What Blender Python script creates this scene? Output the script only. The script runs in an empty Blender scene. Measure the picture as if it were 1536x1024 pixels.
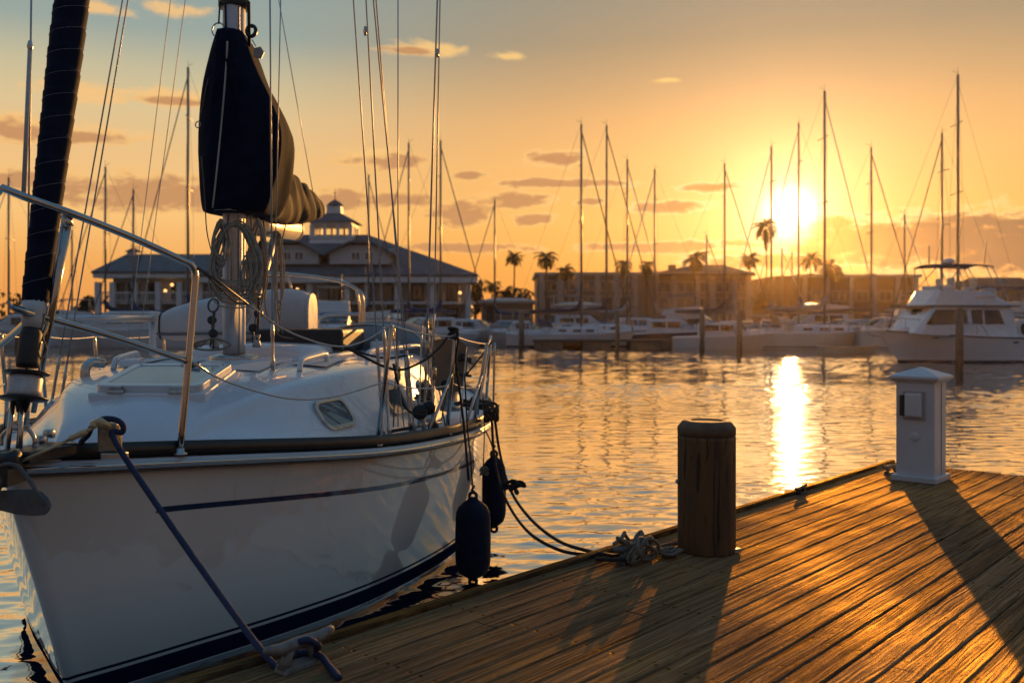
EXPO, SUNE, SKYE, WAVE, WSLOPE, HAZED, HAZEG = 0.0, 5.0, 1.0, .006, .0070, .00013, .88
import bpy, bmesh, math, random
from mathutils import Vector, Matrix, noise as mnoise
R = random.Random(11)
sc = bpy.context.scene
COL = sc.collection
# ---------------------------------------------------------------- frame of reference
# survey of the photograph: camera eye 1.8 m over the water, level, 1400 px focal length on a 1536 px wide frame
F, CX, HY, CZ = 1400.0, 768.0, 480.0, 1.8
def P(px, py, Y): return Vector(((px - CX) / F * Y, Y, CZ - (py - HY) / F * Y))
def G(px, py, z):
    return P(px, py, (CZ - z) * F / (py - HY))
def lerp(a, b, t): return a + (b - a) * t
def interp(pts, x):
    n = len(pts)
    if x <= pts[0][0]: return pts[0][1]
    if x >= pts[-1][0]: return pts[-1][1]
    for i in range(n - 1):
        if x <= pts[i + 1][0]: break
    def slope(k):
        if k == 0: return (pts[1][1] - pts[0][1]) / (pts[1][0] - pts[0][0])
        if k == n - 1: return (pts[-1][1] - pts[-2][1]) / (pts[-1][0] - pts[-2][0])
        return (pts[k + 1][1] - pts[k - 1][1]) / (pts[k + 1][0] - pts[k - 1][0])
    h = pts[i + 1][0] - pts[i][0]; t = (x - pts[i][0]) / h
    m0, m1 = slope(i) * h, slope(i + 1) * h
    return (2*t**3 - 3*t**2 + 1) * pts[i][1] + (t**3 - 2*t**2 + t) * m0 + (-2*t**3 + 3*t**2) * pts[i + 1][1] + (t**3 - t**2) * m1
def smooth_path(pts, n=8):
    pts = [Vector(p) for p in pts]; out = []
    for i in range(len(pts) - 1):
        p0 = pts[i - 1] if i else pts[0] * 2 - pts[1]
        p1, p2 = pts[i], pts[i + 1]
        p3 = pts[i + 2] if i + 2 < len(pts) else p2 * 2 - p1
        for k in range(n):
            t = k / n
            out.append(0.5 * ((2 * p1) + (p2 - p0) * t + (2*p0 - 5*p1 + 4*p2 - p3) * t*t + (3*p1 - p0 - 3*p2 + p3) * t**3))
    out.append(pts[-1]); return out
def sag(a, b, d, n=14):
    a, b = Vector(a), Vector(b)
    return [a.lerp(b, i / n) - Vector((0, 0, d * 4 * (i / n) * (1 - i / n))) for i in range(n + 1)]

# ---------------------------------------------------------------- mesh builder
class MB:
    def __init__(s): s.v, s.f, s.sm, s.mi, s.uv = [], [], [], [], {}
    def add(s, vs, fs, smooth=True, mi=0):
        b = len(s.v); s.v += [Vector(p) for p in vs]
        for f in fs:
            s.f.append([b + i for i in f]); s.sm.append(smooth); s.mi.append(mi)
        return b
    def box(s, c, size, rot=None, smooth=False, taper=1.0, mi=0):
        hx, hy, hz = size[0] / 2, size[1] / 2, size[2] / 2
        vs = [Vector((x * hx * (taper if z > 0 else 1), y * hy * (taper if z > 0 else 1), z * hz)) for z in (-1, 1) for x, y in ((-1, -1), (1, -1), (1, 1), (-1, 1))]
        if rot is not None: vs = [rot @ v for v in vs]
        s.add([v + Vector(c) for v in vs], [(3, 2, 1, 0), (4, 5, 6, 7), (0, 1, 5, 4), (1, 2, 6, 5), (2, 3, 7, 6), (3, 0, 4, 7)], smooth, mi)
        return s
    def tube(s, pts, r, n=8, closed=False, flat=None, mi=0):
        pts = [Vector(p) for p in pts]; m = len(pts)
        rr = [r] * m if isinstance(r, (int, float)) else r
        tan = []
        for i in range(m):
            a = pts[(i - 1) % m] if (closed or i) else pts[i]; b = pts[(i + 1) % m] if (closed or i < m - 1) else pts[i]
            d = b - a
            tan.append(d.normalized() if d.length > 1e-9 else Vector((0, 0, 1)))
        ref = Vector((0, 0, 1)) if abs(tan[0].z) < .9 else Vector((0, 1, 0))
        nrm = (ref - tan[0] * ref.dot(tan[0])).normalized(); vs = []
        for i in range(m):
            if i:
                q = tan[i - 1].rotation_difference(tan[i]); nrm = q @ nrm
                nrm = (nrm - tan[i] * nrm.dot(tan[i])).normalized()
            bn = tan[i].cross(nrm)
            for k in range(n):
                a = 2 * math.pi * k / n
                fx = flat if flat else 1
                vs.append(pts[i] + nrm * (math.cos(a) * rr[i]) + bn * (math.sin(a) * rr[i] * fx))
        fs = []
        for i in range(m if closed else m - 1):
            j = (i + 1) % m
            for k in range(n):
                l = (k + 1) % n
                fs.append((i * n + k, i * n + l, j * n + l, j * n + k))
        if not closed:
            fs.append(tuple(range(n - 1, -1, -1))); fs.append(tuple((m - 1) * n + k for k in range(n)))
        s.add(vs, fs, True, mi); return s
    def loft(s, rings, ring_closed=True, cap0=True, cap1=True, smooth=True, mi=0):
        n = len(rings[0]); vs = [p for r in rings for p in r]; fs = []
        for i in range(len(rings) - 1):
            for k in range(n if ring_closed else n - 1):
                l = (k + 1) % n
                fs.append((i * n + k, i * n + l, (i + 1) * n + l, (i + 1) * n + k))
        if cap0: fs.append(tuple(range(n - 1, -1, -1)))
        if cap1: fs.append(tuple((len(rings) - 1) * n + k for k in range(n)))
        return s.add(vs, fs, smooth, mi)
    def lathe(s, prof, n=24, mat=None, mi=0, smooth=True):
        mat = mat or Matrix.Identity(4)
        rings = [[mat @ Vector((r * math.cos(2 * math.pi * k / n), r * math.sin(2 * math.pi * k / n), z)) for k in range(n)] for r, z in prof]
        s.loft(rings, True, True, True, smooth, mi); return s
    def prism(s, poly, t, mat=None, smooth=False, mi=0):
        mat = mat or Matrix.Identity(4); n = len(poly)
        vs = [mat @ Vector((x, y, -t / 2)) for x, y in poly] + [mat @ Vector((x, y, t / 2)) for x, y in poly]
        fs = [tuple(range(n - 1, -1, -1)), tuple(range(n, 2 * n))] + [(k, (k + 1) % n, n + (k + 1) % n, n + k) for k in range(n)]
        s.add(vs, fs, smooth, mi); return s
    def build(s, name, mats, parent=None, local=False, origin=None, bevel=0, seg=2, uv=None, recalc=True, kind=None, label=None):
        me = bpy.data.meshes.new(name); o = bpy.data.objects.new(name, me); COL.objects.link(o)
        vs = s.v
        if parent is not None:
            o.parent = parent
            if not local:
                inv = WM(parent).inverted(); vs = [inv @ v for v in vs]
        elif not local:
            if origin is None:
                zs = min(v.z for v in vs); xs = [v.x for v in vs]; ys = [v.y for v in vs]
                origin = Vector(((min(xs) + max(xs)) / 2, (min(ys) + max(ys)) / 2, zs))
            o.location = origin; vs = [v - Vector(origin) for v in vs]
        me.from_pydata([tuple(v) for v in vs], [], s.f)
        me.polygons.foreach_set('use_smooth', s.sm); me.polygons.foreach_set('material_index', s.mi)
        if uv is not None:
            lay = me.uv_layers.new(name='UVMap')
            for lp in me.loops: lay.data[lp.index].uv = uv[lp.vertex_index]
        for m in (mats if isinstance(mats, (list, tuple)) else [mats]): me.materials.append(m)
        if recalc or bevel:
            bm = bmesh.new(); bm.from_mesh(me)
            if recalc: bmesh.ops.recalc_face_normals(bm, faces=bm.faces)
            if bevel:
                es = [e for e in bm.edges if len(e.link_faces) == 2 and e.calc_face_angle(0) > .6]
                bmesh.ops.bevel(bm, geom=es, offset=bevel, segments=seg, affect='EDGES', profile=.5, clamp_overlap=True)
            bm.to_mesh(me); bm.free()
        me.update()
        if kind: o['kind'] = kind
        if label: o['label'] = label
        return o
def WM(o):
    m = o.matrix_basis.copy()
    while o.parent is not None:
        o = o.parent; m = o.matrix_basis @ m
    return m
def thing(name, label, cat, loc=(0, 0, 0), rz=0.0, group=None):
    o = bpy.data.objects.new(name, None); COL.objects.link(o); o.empty_display_size = .1
    o.location = loc; o.rotation_euler = (0, 0, rz)
    o['label'] = label; o['category'] = cat
    if group: o['group'] = group
    return o
def tag(o, label, cat, group=None):
    o['label'] = label; o['category'] = cat
    if group: o['group'] = group
    return o
def rotz(a): return Matrix.Rotation(a, 3, 'Z')
def frame_mat(o, x, y, z):
    m = Matrix.Identity(4)
    for i in range(3): m[i][0], m[i][1], m[i][2], m[i][3] = x[i], y[i], z[i], o[i]
    return m

# ---------------------------------------------------------------- materials
def s2l(c):
    return tuple(((v / 255) / 12.92 if v / 255 <= .04045 else ((v / 255 + .055) / 1.055) ** 2.4) for v in c)
class NT:
    def __init__(s, tree): s.t = tree; s.n = tree.nodes; s.l = tree.links
    def new(s, typ, **kw):
        n = s.n.new(typ)
        for k, v in kw.items(): setattr(n, k, v)
        return n
    def put(s, sock, v):
        if isinstance(v, bpy.types.NodeSocket): s.l.new(v, sock)
        elif v is not None:
            if hasattr(sock.default_value, '__len__') and not hasattr(v, '__len__'): v = (v,) * len(sock.default_value)
            if hasattr(v, '__len__') and hasattr(sock.default_value, '__len__') and len(sock.default_value) == 4 and len(v) == 3: v = (*v, 1)
            sock.default_value = v
    def math(s, op, a, b=None, c=None, clamp=False):
        n = s.new('ShaderNodeMath', operation=op, use_clamp=clamp)
        for i, v in enumerate((a, b, c)):
            if v is not None: s.put(n.inputs[i], v)
        return n.outputs[0]
    def vmath(s, op, a, b=None, out=0):
        n = s.new('ShaderNodeVectorMath', operation=op)
        s.put(n.inputs[0], a)
        if b is not None: s.put(n.inputs[1], b)
        return n.outputs[out]
    def mix(s, f, a, b, blend='MIX'):
        n = s.new('ShaderNodeMix', data_type='RGBA', blend_type=blend)
        s.put(n.inputs[0], f); s.put(n.inputs[6], a); s.put(n.inputs[7], b); return n.outputs[2]
    def ramp(s, f, stops, interp='LINEAR'):
        n = s.new('ShaderNodeValToRGB'); cr = n.color_ramp; cr.interpolation = interp
        while len(cr.elements) < len(stops): cr.elements.new(.5)
        for e, (p, c) in zip(cr.elements, stops): e.position = p; e.color = (*c, 1) if len(c) == 3 else c
        s.put(n.inputs[0], f); return n.outputs[0]
    def sstep(s, x, a, b):
        n = s.new('ShaderNodeMapRange', interpolation_type='SMOOTHSTEP')
        s.put(n.inputs[0], x); n.inputs[1].default_value = a; n.inputs[2].default_value = b; return n.outputs[0]
    def noise(s, vec, scale=5, detail=4, rough=.55, dist=0):
        n = s.new('ShaderNodeTexNoise'); s.put(n.inputs['Vector'], vec)
        n.inputs['Scale'].default_value = scale; n.inputs['Detail'].default_value = detail
        n.inputs['Roughness'].default_value = rough; n.inputs['Distortion'].default_value = dist
        return n.outputs[0]
    def coord(s, which='Object'): return s.new('ShaderNodeTexCoord').outputs[which]
    def scale(s, v, sc): return s.vmath('MULTIPLY', v, sc)
    def bump(s, h, strength=.3, dist=.01, normal=None):
        n = s.new('ShaderNodeBump'); n.inputs['Strength'].default_value = strength; n.inputs['Distance'].default_value = dist
        s.put(n.inputs['Height'], h)
        if normal is not None: s.put(n.inputs['Normal'], normal)
        return n.outputs[0]
def newmat(name):
    m = bpy.data.materials.new(name); m.use_nodes = True; t = NT(m.node_tree)
    b = [n for n in t.n if n.type == 'BSDF_PRINCIPLED'][0]
    return m, t, b
def M(name, col, rough=.5, metal=0.0, var=.12, vs=3.0, bump=0.0, bs=40.0, bd=.004, coat=0.0, stretch=(1, 1, 1), spec=.5, rvar=.1, sheen=0.0, trans=0.0):
    m, t, b = newmat(name)
    co = t.scale(t.coord(), stretch)
    nz = t.noise(co, vs, 5, .6)
    dark = tuple(c * (1 - var) for c in col); lite = tuple(min(1, c * (1 + var)) for c in col)
    t.put(b.inputs['Base Color'], t.ramp(nz, [(.3, dark), (.7, lite)]))
    t.put(b.inputs['Roughness'], t.math('ADD', rough - rvar / 2, t.math('MULTIPLY', t.noise(co, vs * 3.1, 3), rvar)))
    b.inputs['Metallic'].default_value = metal; b.inputs['Specular IOR Level'].default_value = spec
    if coat: b.inputs['Coat Weight'].default_value = coat; b.inputs['Coat Roughness'].default_value = .04
    if sheen: b.inputs['Sheen Weight'].default_value = sheen; b.inputs['Sheen Roughness'].default_value = .4
    if bump: t.put(b.inputs['Normal'], t.bump(t.noise(co, bs, 4, .6), bump, bd))
    if trans:
        tr = t.new('ShaderNodeBsdfTranslucent'); tr.inputs[0].default_value = (*col, 1)
        mx = t.new('ShaderNodeMixShader'); mx.inputs[0].default_value = trans
        out = [n for n in t.n if n.type == 'OUTPUT_MATERIAL'][0]
        t.l.new(b.outputs[0], mx.inputs[1]); t.l.new(tr.outputs[0], mx.inputs[2]); t.l.new(mx.outputs[0], out.inputs[0])
    return m
def glassmat(name, col, rough=.06, spec=.8):
    return M(name, col, rough, 0, .15, 2, spec=spec, rvar=.03)
def emitmat(name, col, strength):
    m, t, b = newmat(name)
    b.inputs['Base Color'].default_value = (*col, 1); b.inputs['Emission Color'].default_value = (*col, 1); b.inputs['Emission Strength'].default_value = strength
    return m

GEL = M('white_gelcoat', (.72, .74, .76), .28, var=.05, vs=2.5, coat=.6, rvar=.12, bump=.04, bs=9)
GELMAT = M('nonskid_deck', (.66, .67, .68), .55, var=.06, vs=5, bump=.25, bs=260, bd=.001)
STEEL = M('polished_steel', (.46, .45, .43), .15, 1.0, var=.08, vs=20, rvar=.12)
STEELW = M('worn_steel', (.5, .48, .45), .32, 1.0, var=.25, vs=30, rvar=.25, bump=.1, bs=120)
ALU = M('anodised_mast', (.60, .62, .65), .34, .55, var=.1, vs=6, rvar=.15, stretch=(1, 1, .3))
WHITEALU = M('painted_mast', (.74, .79, .86), .55, 0, var=.12, vs=7, rvar=.2, bump=.05, bs=30)
DARKALU = M('dark_anodised_rail', (.018, .019, .021), .4, .1, var=.25, vs=10, rvar=.2)
CHROMEBR = M('bronze_fitting', (.55, .42, .24), .25, 1.0, var=.2, vs=30, rvar=.2)
NAVY = M('navy_canvas', (.009, .014, .032), .9, var=.3, vs=9, bump=.4, bs=300, bd=.0015, spec=.06)
NAVYF = M('navy_fender_cover', (.008, .013, .032), .72, var=.25, vs=20, bump=.4, bs=420, bd=.002, spec=.2)
TAN = M('sunlit_cover_tan', (.075, .053, .035), .85, var=.25, vs=7, bump=.3, bs=60, bd=.004, stretch=(1, 1, .35), trans=.28)  # tan puts sunlight on the navy cover's aft side into its colour
WIREM = M('rigging_wire', (.42, .41, .40), .34, .9, var=.15, vs=60)
VINYL = M('vinyl_lifeline', (.55, .54, .5), .4, 0, var=.15, vs=40)
BLACKROPE = M('black_rope', (.020, .017, .015), .8, var=.3, vs=70, bump=.8, bs=160, bd=.004)
BLUEROPE = M('blue_rope', (.012, .024, .075), .72, var=.35, vs=80, bump=.9, bs=170, bd=.004)
GREYROPE = M('weathered_rope', (.20, .165, .12), .85, var=.3, vs=60, bump=.9, bs=180, bd=.004)
RUBBER = M('black_rubber', (.02, .02, .021), .6, var=.3, vs=8, bump=.2, bs=60)
ACRYL = glassmat('smoked_acrylic', (.10, .13, .15), .05, 1.0)
GREYCAN = M('grey_canvas', (.20, .21, .22), .8, var=.12, vs=6, bump=.3, bs=300, bd=.001, trans=.12)
WHITECAN = M('white_hypalon', (.62, .63, .64), .55, var=.08, vs=4, bump=.15, bs=30, bd=.004)
DARKBOX = M('black_hatch_cover', (.018, .02, .024), .55, var=.2, vs=8, bump=.1, bs=60)
GALV = M('galvanised_iron', (.34, .34, .33), .5, .7, var=.3, vs=18, bump=.4, bs=70, bd=.002, rvar=.25)
CLEATM = M('painted_cleat', (.17, .16, .145), .55, .25, var=.35, vs=22, bump=.4, bs=60, bd=.003, rvar=.2)
ANCHORM = M('anchor_steel', (.10, .10, .098), .6, .35, var=.3, vs=14, bump=.25, bs=50, bd=.002)
BROWNROPE = M('tarred_rope', (.06, .045, .03), .8, var=.3, vs=70, bump=.8, bs=160, bd=.004)
HALY = M('halyard_rope', (.36, .31, .24), .85, var=.3, vs=60, bump=.9, bs=180, bd=.004)
# ---------------------------------------------------------------- camera
cam = bpy.data.cameras.new('camera'); camo = bpy.data.objects.new('camera', cam); COL.objects.link(camo)
camo.location = (0, 0, CZ); camo.rotation_euler = (math.radians(90), 0, 0)
cam.sensor_width = 36; cam.lens = F / 1536 * 36; cam.shift_y = -(512 - HY) / 1536
cam.clip_start = .05; cam.clip_end = 3000
cam.dof.use_dof = True; cam.dof.focus_distance = 4.9; cam.dof.aperture_fstop = 2.5
sc.camera = camo
sc.view_settings.view_transform = 'Standard'; sc.view_settings.look = 'None'
sc.view_settings.exposure = EXPO; sc.view_settings.gamma = 1.0
sc.render.engine = 'CYCLES'
try:
    sc.cycles.use_denoising = True; sc.cycles.denoiser = 'OPENIMAGEDENOISE'
except Exception: pass
sc.cycles.max_bounces = 6; sc.cycles.volume_bounces = 1; sc.cycles.transparent_max_bounces = 8
sc.cycles.sample_clamp_indirect = 6; sc.cycles.caustics_reflective = False; sc.cycles.caustics_refractive = False

# ---------------------------------------------------------------- sun and sky
SUN_PX, SUN_PY = 1186, 318
SAZ = math.atan((SUN_PX - CX) / F); SEL = math.atan((HY - SUN_PY) / math.hypot(F, SUN_PX - CX))
SDIR = Vector((math.sin(SAZ) * math.cos(SEL), math.cos(SAZ) * math.cos(SEL), math.sin(SEL)))
sl = bpy.data.lights.new('sun', 'SUN'); sl.energy = SUNE; sl.angle = math.radians(.55); sl.color = (1.0, .46, .11)
so = bpy.data.objects.new('sun', sl); COL.objects.link(so)
so.rotation_euler = SDIR.to_track_quat('Z', 'Y').to_euler(); so.location = (40, 60, 30)

w = bpy.data.worlds.new('World'); sc.world = w; w.use_nodes = True
t = NT(w.node_tree); t.n.clear()
d = t.vmath('NORMALIZE', t.coord('Generated'))
sx = t.new('ShaderNodeSeparateXYZ'); t.put(sx.inputs[0], d); dx, dy, dz = sx.outputs
el = t.math('ARCSINE', dz); az = t.math('ARCTAN2', dx, dy)
DEG = math.pi / 180
ele = t.math('DIVIDE', t.math('MAXIMUM', el, 0.0), 90 * DEG)
k = lambda r, g, b: s2l((r, g, b))
cool = t.ramp(ele, [(0, k(236, 152, 76)), (3.2/90, k(244, 172, 92)), (6/90, k(251, 197, 124)), (9.5/90, k(238, 194, 134)), (12/90, k(222, 196, 148)), (14/90, k(200, 189, 154)), (16.3/90, k(154, 167, 159)), (32/90, k(100, 130, 150)), (55/90, k(82, 122, 158)), (1, k(84, 126, 166))])
warm = t.ramp(ele, [(0, k(238, 146, 64)), (3.2/90, k(246, 166, 78)), (6/90, k(249, 184, 98)), (9.5/90, k(242, 184, 112)), (12/90, k(226, 174, 114)), (14/90, k(200, 162, 116)), (16.5/90, k(168, 148, 118)), (18.5/90, k(158, 146, 124)), (32/90, k(112, 126, 136)), (55/90, k(82, 122, 158)), (1, k(84, 126, 166))])
cs_ = t.math('MAXIMUM', t.vmath('DOT_PRODUCT', d, tuple(SDIR), out=1), 0.0)
front = t.mix(t.sstep(cs_, math.cos(34 * DEG), math.cos(10 * DEG)), cool, warm)
back = t.ramp(ele, [(0, k(136, 110, 98)), (6/90, k(132, 112, 104)), (16/90, k(106, 110, 116)), (40/90, k(82, 112, 142)), (1, k(84, 126, 166))])
fb = t.sstep(dy, -.35, .75)
sky = t.mix(fb, back, front)
c = t.math('MAXIMUM', t.vmath('DOT_PRODUCT', d, tuple(SDIR), out=1), 0.0)
def glow(col, n, s):
    return t.vmath('SCALE', t.vmath('ADD', tuple(col), (0, 0, 0)), None) if False else (t.math('MULTIPLY', t.math('POWER', c, n), s), col)
acc = sky
for n_, s_, col_ in ((40, .20, (1, .52, .20)), (220, .32, (1, .80, .5)), (900, .55, (1, .82, .5)), (6000, 4.0, (1, .9, .66))):
    f_ = t.math('MULTIPLY', t.math('POWER', c, n_), s_)
    sc_ = t.new('ShaderNodeVectorMath', operation='SCALE'); sc_.inputs[0].default_value = col_; t.put(sc_.inputs['Scale'], f_)
    acc = t.vmath('ADD', acc, sc_.outputs[0])
# clouds: each one an ellipse of (azimuth, elevation) broken up by noise
def sky_clouds(items, nscale, soft):
    comb = t.new('ShaderNodeCombineXYZ'); t.put(comb.inputs[0], az); t.put(comb.inputs[1], el); pos = comb.outputs[0]
    nz = t.noise(t.scale(pos, (1.0, 2.6, 1)), nscale, 6, .62, .3)
    best = None
    for (px, py, wd, ht) in items:
        a0 = math.atan((px - CX) / F); e0 = math.atan((HY - py) / math.hypot(F, px - CX))
        q = t.vmath('MULTIPLY', t.vmath('SUBTRACT', pos, (a0, e0, 0)), (1 / (wd / 2 / F), 1 / (ht / 2 / F), 0))
        v = t.math('SUBTRACT', 1.0, t.vmath('LENGTH', q, out=1))
        best = v if best is None else t.math('MAXIMUM', best, v)
    dens = t.math('ADD', best, t.math('MULTIPLY', t.math('SUBTRACT', nz, .5), 2.3))
    return dens, nz
lit, _n = sky_clouds([(95, 197, 260, 34), (20, 190, 110, 50), (640, 72, 150, 30), (265, 16, 120, 26), (130, 140, 160, 40), (265, 145, 170, 40), (330, 160, 90, 20), (1000, 120, 50, 10), (560, 235, 130, 36), (150, 12, 120, 24), (760, 85, 60, 14)], 34, .5)
drk, _n2 = sky_clouds([(590, 243, 130, 24), (836, 238, 92, 26), (795, 275, 110, 16), (860, 275, 190, 14), (775, 300, 120, 26), (1000, 311, 120, 20), (885, 303, 60, 12), (1072, 281, 100, 16), (690, 322, 110, 40), (590, 300, 150, 26), (800, 328, 70, 20), (705, 264, 60, 12),
    (100, 204, 210, 18), (18, 196, 90, 34), (255, 152, 110, 14), (615, 76, 100, 12), (240, 292, 420, 52), (30, 270, 130, 26), (350, 290, 130, 40), (1290, 362, 240, 66), (1420, 360, 380, 84), (1540, 368, 320, 90), (1255, 335, 66, 26), (1520, 335, 70, 14), (1180, 392, 300, 24), (700, 372, 220, 16), (520, 300, 120, 34), (1000, 370, 300, 18)], 30, .5)
nearsun = t.math('POWER', c, 14)
litcol = t.mix(nearsun, k(247, 196, 128), k(255, 214, 130))
lm = t.math('MULTIPLY', t.sstep(lit, .0, .75), .85)
acc = t.mix(lm, acc, litcol)
edge = t.math('MULTIPLY', t.math('MULTIPLY', t.sstep(drk, -.22, .08), t.math('SUBTRACT', 1.0, t.sstep(drk, .08, .4))), .5)
acc = t.mix(edge, acc, t.mix(t.math('POWER', c, 40), k(248, 190, 112), (1.3, .95, .5)))
body = t.mix(t.math('POWER', c, 320), t.mix(t.sstep(az, 10 * DEG, 24 * DEG), k(198, 143, 97), k(144, 111, 86)), k(238, 165, 78))
dm = t.math('MULTIPLY', t.sstep(drk, .0, .5), .92)
dm = t.math('MULTIPLY', dm, t.math('SUBTRACT', 1.0, t.math('POWER', c, 2500)))
acc = t.mix(dm, acc, body)
nis = t.new('ShaderNodeTexSky', sky_type='NISHITA', sun_disc=False)
nis.sun_elevation = SEL; nis.sun_rotation = SAZ; nis.dust_density = 2.0
bg1 = t.new('ShaderNodeBackground'); t.put(bg1.inputs[0], acc); bg1.inputs[1].default_value = SKYE
bg2 = t.new('ShaderNodeBackground'); t.put(bg2.inputs[0], nis.outputs[0]); bg2.inputs[1].default_value = .0005
ad = t.new('ShaderNodeAddShader'); t.l.new(bg1.outputs[0], ad.inputs[0]); t.l.new(bg2.outputs[0], ad.inputs[1])
wo = t.new('ShaderNodeOutputWorld'); t.l.new(ad.outputs[0], wo.inputs[0])

# ---------------------------------------------------------------- water
def water_material():
    m, t, b = newmat('harbour_water')
    co = t.coord()
    big = t.noise(t.scale(co, (.22, .75, 1)), 1.0, 2, .5)
    mid = t.noise(t.scale(co, (.9, 3.1, 1)), 1.0, 3, .5, .3)
    fine = t.noise(t.scale(co, (3.0, 9.5, 1)), 1.0, 3, .5, .5)
    h = t.math('ADD', t.math('ADD', t.math('MULTIPLY', big, .62), t.math('MULTIPLY', t.math('POWER', mid, 4.0), 3.2)), t.math('MULTIPLY', t.math('POWER', fine, 2.0), .22))
    b.inputs['Base Color'].default_value = (.012, .02, .024, 1); b.inputs['Roughness'].default_value = .07
    b.inputs['IOR'].default_value = 1.6; b.inputs['Specular IOR Level'].default_value = .5
    nrm = t.bump(h, 1.0, WAVE); t.put(b.inputs['Normal'], nrm)
    gl = t.new('ShaderNodeBsdfGlossy'); gl.inputs['Color'].default_value = (.96, .90, .84, 1); gl.inputs['Roughness'].default_value = .045; t.put(gl.inputs['Normal'], nrm)
    mx = t.new('ShaderNodeMixShader'); mx.inputs[0].default_value = .85
    out = [n for n in t.n if n.type == 'OUTPUT_MATERIAL'][0]
    t.l.new(b.outputs[0], mx.inputs[1]); t.l.new(gl.outputs[0], mx.inputs[2]); t.l.new(mx.outputs[0], out.inputs[0])
    return m
import numpy as np
def wave_height(X, Y):
    rg = np.random.RandomState(8); h = np.zeros_like(X)
    gust = 1 + .55 * np.sin(.31 * X + .9 * np.sin(.23 * Y) + 1.0) * np.sin(.27 * Y + .7 * np.sin(.19 * X)) + .35 * np.sin(1.1 * X + .63 * Y) * np.sin(.8 * Y - .4 * X)
    dist = np.abs(Y) + .35 * np.abs(X)
    for i in range(84):
        lam = .085 * (.46 / .085) ** rg.rand(); th = rg.normal(0, .70); ph = rg.rand() * 6.283; k_ = 6.283 / lam
        warp = .35 * lam * np.sin(.9 / lam * .25 * X + ph * 2) * np.cos(.7 / lam * .25 * Y + ph)
        f_ = np.clip((dist - 135 * lam) / (110 * lam), 0, 1); fade = 1 - f_ * f_ * (3 - 2 * f_)
        h += fade * WSLOPE / k_ * 1.0 * np.sin(k_ * ((X + warp) * np.sin(th) + (Y + warp) * np.cos(th)) + ph)
    h *= gust * (1 + 2.2 * np.clip((dist - 8) / 26, 0, 1))
    return h
def water_patch(x0, x1, y0, y1, dx, dy):
    nx, ny = int(round((x1 - x0) / dx)) + 1, int(round((y1 - y0) / dy)) + 1
    X, Y = np.meshgrid(np.linspace(x0, x1, nx), np.linspace(y0, y1, ny)); Z = wave_height(X, Y)
    idx = np.arange(nx * ny).reshape(ny, nx)
    q = np.stack([idx[:-1, :-1], idx[:-1, 1:], idx[1:, 1:], idx[1:, :-1]], -1).reshape(-1, 4)
    return np.stack([X, Y, Z], -1).reshape(-1, 3), q
PV, PQ, base_n = [], [], 0
def flat(x0, x1, y0, y1): return np.array([(x0, y0, 0), (x1, y0, 0), (x1, y1, 0), (x0, y1, 0)], float), np.array([[0, 1, 2, 3]])
for v_, q_ in (water_patch(-5.0, 7.0, 2.0, 11, .038, .02), water_patch(-11, 17, 11, 26, .085, .045), water_patch(-48, 52, 26, 79, .25, .12),
               flat(-225, 225, -95, 2), flat(-225, -5, 2, 11), flat(7, 225, 2, 11), flat(-225, -11, 11, 26), flat(17, 225, 11, 26), flat(-225, -48, 26, 80), flat(52, 225, 26, 80)):
    PV.append(v_); PQ.append(q_ + base_n); base_n += len(v_)
PV, PQ = np.concatenate(PV), np.concatenate(PQ)
me = bpy.data.meshes.new('water'); me.vertices.add(len(PV)); me.vertices.foreach_set('co', PV.astype(np.float32).ravel())
me.loops.add(PQ.size); me.loops.foreach_set('vertex_index', PQ.astype(np.int32).ravel()); me.polygons.add(len(PQ))
me.polygons.foreach_set('loop_start', np.arange(0, PQ.size, 4, dtype=np.int32)); me.polygons.foreach_set('use_smooth', np.ones(len(PQ), bool))
me.update(calc_edges=True); me.materials.append(water_material())
wo_ = bpy.data.objects.new('water', me); COL.objects.link(wo_); wo_['kind'] = 'structure'
sb_ = MB(); sb_.add([(-230, -100, -3), (230, -100, -3), (230, 245, -3), (-230, 245, -3)], [(0, 1, 2, 3)])
sb_.build('ground', M('harbour_bed', (.05, .045, .035), .9, vs=.5), local=True, kind='structure', recalc=False)

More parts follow.
